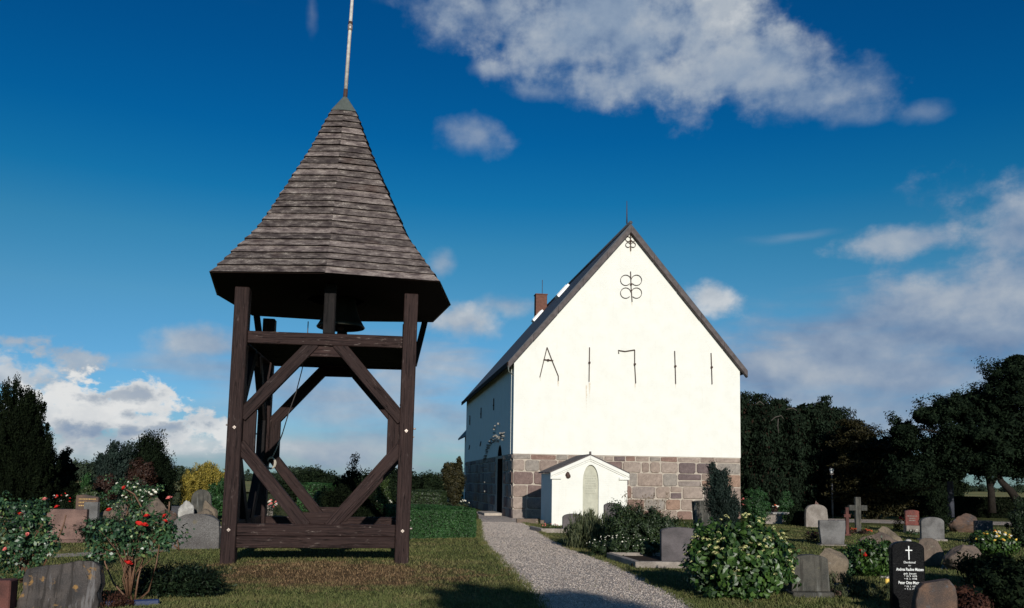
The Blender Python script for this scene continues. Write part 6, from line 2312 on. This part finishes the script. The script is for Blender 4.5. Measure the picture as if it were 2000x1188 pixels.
def beds():
    wht, red, org = ['white_petal'], ['red_petal'], ['orange_petal', 'pink_petal']
    flower_patch('white flowers on a dark bush under the yew', 60, 1000, 60, 50, 'deep_green', wht, 12, 1500, r=2)
    flower_patch('white and red flowers left of the gilded headstone', 118, 1010, 42, 45, 'deep_green', wht + red, 12, 1200, r=2)
    flower_patch('tiny pinkish white blossoms at the far left edge', 18, 990, 36, 30, 'lavender', wht, 10, 700, r=2)
    flower_patch('white flower cluster before the pale headstone in the tower opening', 750, 1002, 34, 28, 'hedge', wht, 22, 700, r=2.4)
    flower_patch('white flowers just right of the right tower post', 808, 1004, 18, 30, 'hedge', wht, 12, 500, r=2)
    flower_patch('red flowers rising above the clipped hedge', 826, 1003, 36, 26, 'hedge', ['orange_petal'], 8, 500, Y=34, r=2.6)
    flower_patch('pink and white flowers between the left tower posts', 530, 1010, 34, 30, 'deep_green', ['pink_petal', 'white_petal'], 16, 600, r=2.4)
    flower_patch('white daisies on the grass by the young tree', 890, 972, 60, 14, 'lavender', wht, 24, 500, Y=52, r=1.4)
    # bed in front of the gable
    b = baseY(1258, 19.6)
    tz = zof(1258, 972, 19.6) - b.z
    t = plant('perennial_shrub', 'dark bushy perennial shrub before the granite wall', 'shrub', b, [E(-.15, 0, tz * .42, .72, .6, tz * .42), E(.35, 0, tz * .38, .55, .5, tz * .36), E(-.45, .1, tz * .5, .35, .4, tz * .4)], 19000, 0.055, 0.028, M['mid_green'], 190, 0.12, shell=.45, grow=.14)
    bm = bmesh.new()
    for k in range(26):
        x = random.uniform(-.6, .6)
        z = tz * random.uniform(.75, 1.12)
        bm_tube(bm, [(x * .6, 0, .3), (x + random.uniform(-.05, .05), -.05, z)], [.006, .003], 4)
        for j in range(7):
            q = Vector((x + random.uniform(-.05, .05), -.05 + random.uniform(-.04, .04), z - random.random() * .18))
            bmesh.ops.create_icosphere(bm, subdivisions=1, radius=random.uniform(.008, .016), matrix=Matrix.Translation(q))
    obj_bm('seed_heads', bm, M['dry'], t, kind='stuff')
    flower_patch('pale grassy lavender clump beside the path', 1156, 1072, 84, 62, 'lavender', ['white_petal'], 0, 5200, r=1.5, L=0.085, blade=True)
    flower_patch('dark leafy ground cover with small white flowers by the kerb', 1218, 1089, 150, 42, 'mid_green', wht, 60, 10000, r=1.3, L=.055)
    flower_patch('yellowish green perennials right of the dark shrub', 1325, 1058, 56, 44, 'fresh', ['white_petal'], 3, 2600, r=1.4)
    flower_patch('pinkish flowers by the low mauve headstone', 1075, 1035, 34, 12, 'fresh', ['pink_petal'], 9, 500, r=1.5, L=.04)
    flower_patch('dark bush at the left of the lavender clump', 1135, 1064, 36, 36, 'deep_green', wht, 0, 1800, L=.05)
    Y = 24.5
    b = baseY(1406, Y)
    tz = zof(1406, 912, Y) - b.z
    plant('blue_conifer', 'blue green columnar conifer before the granite wall', 'tree', b, [E(-.05, 0, tz * .60, .33, .33, tz * .42), E(.12, 0, tz * .45, .34, .34, tz * .38), E(.22, 0, tz * .40, .26, .28, tz * .30), E(-.08, 0, tz * .8, .24, .24, tz * .22)], 13000, 0.075, 0.022, M['blue_conifer'], 150, 0.09, (.8, .8, 2.2), .2, 0, (.6, .05), mode='up', grow=.1)
    flower_patch('pink flowers at the right corner of the granite wall', 1452, 1010, 22, 36, 'deep_green', ['pink_petal'], 10, 500, r=2)
    # flowers by the graves at right
    flower_patch('red potted flowers on the white grave table', 1513, 1005, 14, 14, 'brown_red', ['orange_petal', 'white_petal'], 9, 260, Y=35.6, r=2).location.z = zof(1513, 1001, 35.6)
    flower_patch('orange flowers left of the light grey headstone', 1588, 1060, 34, 20, 'brown_red', org, 16, 700, r=2.2, L=.045)
    flower_patch('red begonias at the foot of the stone cross', 1665, 1044, 20, 12, 'brown_red', ['orange_petal'], 9, 300, r=2)
    flower_patch('red begonias right of the stone cross', 1692, 1044, 18, 10, 'brown_red', ['orange_petal'], 8, 300, r=2)
    flower_patch('single red rose bush left of the red headstone', 1757, 1036, 18, 24, 'deep_green', red, 3, 500, r=2.6)
    flower_patch('white blossoms at the foot of the red headstone', 1786, 1046, 30, 10, 'hedge', wht, 5, 500, r=1.6)
    flower_patch('red flower above the dark slate headstone', 1922, 1030, 40, 22, 'deep_green', red, 4, 900, Y=27, r=2.6)
    b = gnd(1702, 1126)
    tz = px2m(66, b.y)
    plant('rhododendron', 'glossy green rhododendron left of the black headstone', 'shrub', b, [E(0, 0, tz * .5, px2m(48, b.y), .35, tz * .52)], 3600, 0.085, 0.036, M['hydrangea'], 110, 0.1, shell=.4, droop=.5)
    flower_patch('red roses on the dark bush beside the cracked boulder', 1670, 1126, 44, 56, 'rose_leaf', red, 0, 1500, r=3)
    tt = bpy.data.objects['flower_patch'] if False else None
    # yellow flowered hydrangea and shaded bushes at the lower right
    b = gnd(1940, 1090)
    tz = px2m(50, b.y)
    t = plant('hydrangea', 'small hydrangea with yellow flowers at the right', 'shrub', b, [E(0, 0, tz * .5, px2m(44, b.y), .4, tz * .5)], 3000, 0.075, 0.05, M['hydrangea'], 80, 0.1, shell=.4)
    for k in range(26):
        a = random.uniform(PI * .95, PI * 2.05)
        u = random.uniform(.2, 1)
        bloom(t, (math.cos(a) * u * px2m(44, b.y), -.3 * math.sin(-a) * u - .08, tz * (.45 + .55 * math.sqrt(1 - u * u * .9))), px2m(3, b.y), random.choice(['yellow_petal', 'white_petal', 'yellow_petal']), 'flower_head')
    for (px, py, w, h, lab, mt) in ((1950, 1150, 120, 62, 'dark shaded broadleaf bush in the right foreground', 'deep_green'), (1985, 1200, 110, 90, 'dark bush filling the lower right corner', 'deep_green'), (1890, 1205, 60, 40, 'reddish heather right of the rust brown slab', 'heather')):
        b = gnd(px, py)
        tz = px2m(h, b.y)
        plant('shrub', lab, 'shrub', b, [E(0, .1, tz * .5, px2m(w / 2, b.y), .45, tz * .52)], 5200, 0.06, 0.038, M[mt], 90, 0.11, shell=.4)
    b = gnd(1695, 1168)
    plant('low_conifer', 'low olive tufted plants before the black headstone', 'shrub', b, [E(0, 0, .08, .5, .3, .16), E(-.3, .25, .12, .3, .3, .2)], 5200, 0.06, 0.012, M['lavender'], 80, 0.07, mode='up', core=0)
    # little grave lantern and pebbles
    b = gnd(1733, 1142)
    t = thing('grave_lantern', 'small amber grave lantern left of the black headstone', 'lantern', b)
    bm = bmesh.new()
    bm_lathe(bm, [(.035, 0), (.045, .02), (.04, .09), (.03, .1), (.0, .1)], 10)
    obj_bm('lantern_glass', bm, M['yellow_petal'], t, smooth=True)
    bm = bmesh.new()
    bm_lathe(bm, [(.0, .10), (.036, .101), (.02, .13), (.0, .135)], 10)
    obj_bm('lantern_lid', bm, M['zinc'], t, smooth=True)
    bm = bmesh.new()
    for k in range(70):
        q = gnd(random.uniform(1838, 1885), random.uniform(1106, 1114)) if k < 45 else gnd(random.uniform(1722, 1748), random.uniform(1126, 1129))
        bmesh.ops.create_icosphere(bm, subdivisions=1, radius=random.uniform(.015, .035), matrix=Matrix.Translation(q + Vector((0, 0, .01))) @ Matrix.Diagonal((1, 1, .7, 1)))
    tag(obj_bm('white_pebbles', bm, G['white']), 'white pebbles edging the graves round the black headstone', 'pebbles', kind='stuff')


M['dry'] = plain('dry_seed_head', (0.16, 0.12, 0.08), 0.9, 0.1)
beds()


def red_rose_pair():
    # red roses on the bush beside the cracked boulder sit at fixed spots
    for o in list(bpy.data.objects):
        if o.get('label') == 'red roses on the dark bush beside the cracked boulder':
            for (x, y) in ((1682, 1078), (1690, 1087), (1686, 1083)):
                bloom(o, atY(x, y, o.location.y - .2) - o.location, px2m(4.5, o.location.y), 'red_petal', 'blossom')


red_rose_pair()


def shade_trees():
    """garden trees standing behind the photographer: their shadows reach into the foreground"""
    k = Vector((to_sun.x / to_sun.z, to_sun.y / to_sun.z, 1))
    for (px, py, z, rx, ry, rz, lab) in ((955, 1176, 4.2, 0.85, 0.8, 0.6, 'leafy garden tree behind the viewer shading the lawn edge'), (1150, 1196, 4.1, 0.8, 0.8, 0.38, 'leafy garden tree behind the viewer shading the path'),
                                     (1965, 1160, 4.3, 1.0, 0.8, 0.75, 'leafy garden tree behind the viewer shading the right corner')):
        g = gnd(px, py)
        c = g + k * z
        b = Vector((c.x, c.y, gz(c.x, c.y)))
        plant('garden_tree', lab, 'tree', b, [E(0, 0, z, rx, ry, rz), E(rx * .4, 0, z - .1, rx * .6, ry * .8, rz * .9)], 7000, 0.09, 0.06, M['deep_green'], 70, 0.2, trunk=(z - .2, .07), group='garden trees behind the viewer')


shade_trees()
print('objects', len(bpy.data.objects), 'tris', sum(len(m.polygons) for m in bpy.data.meshes))
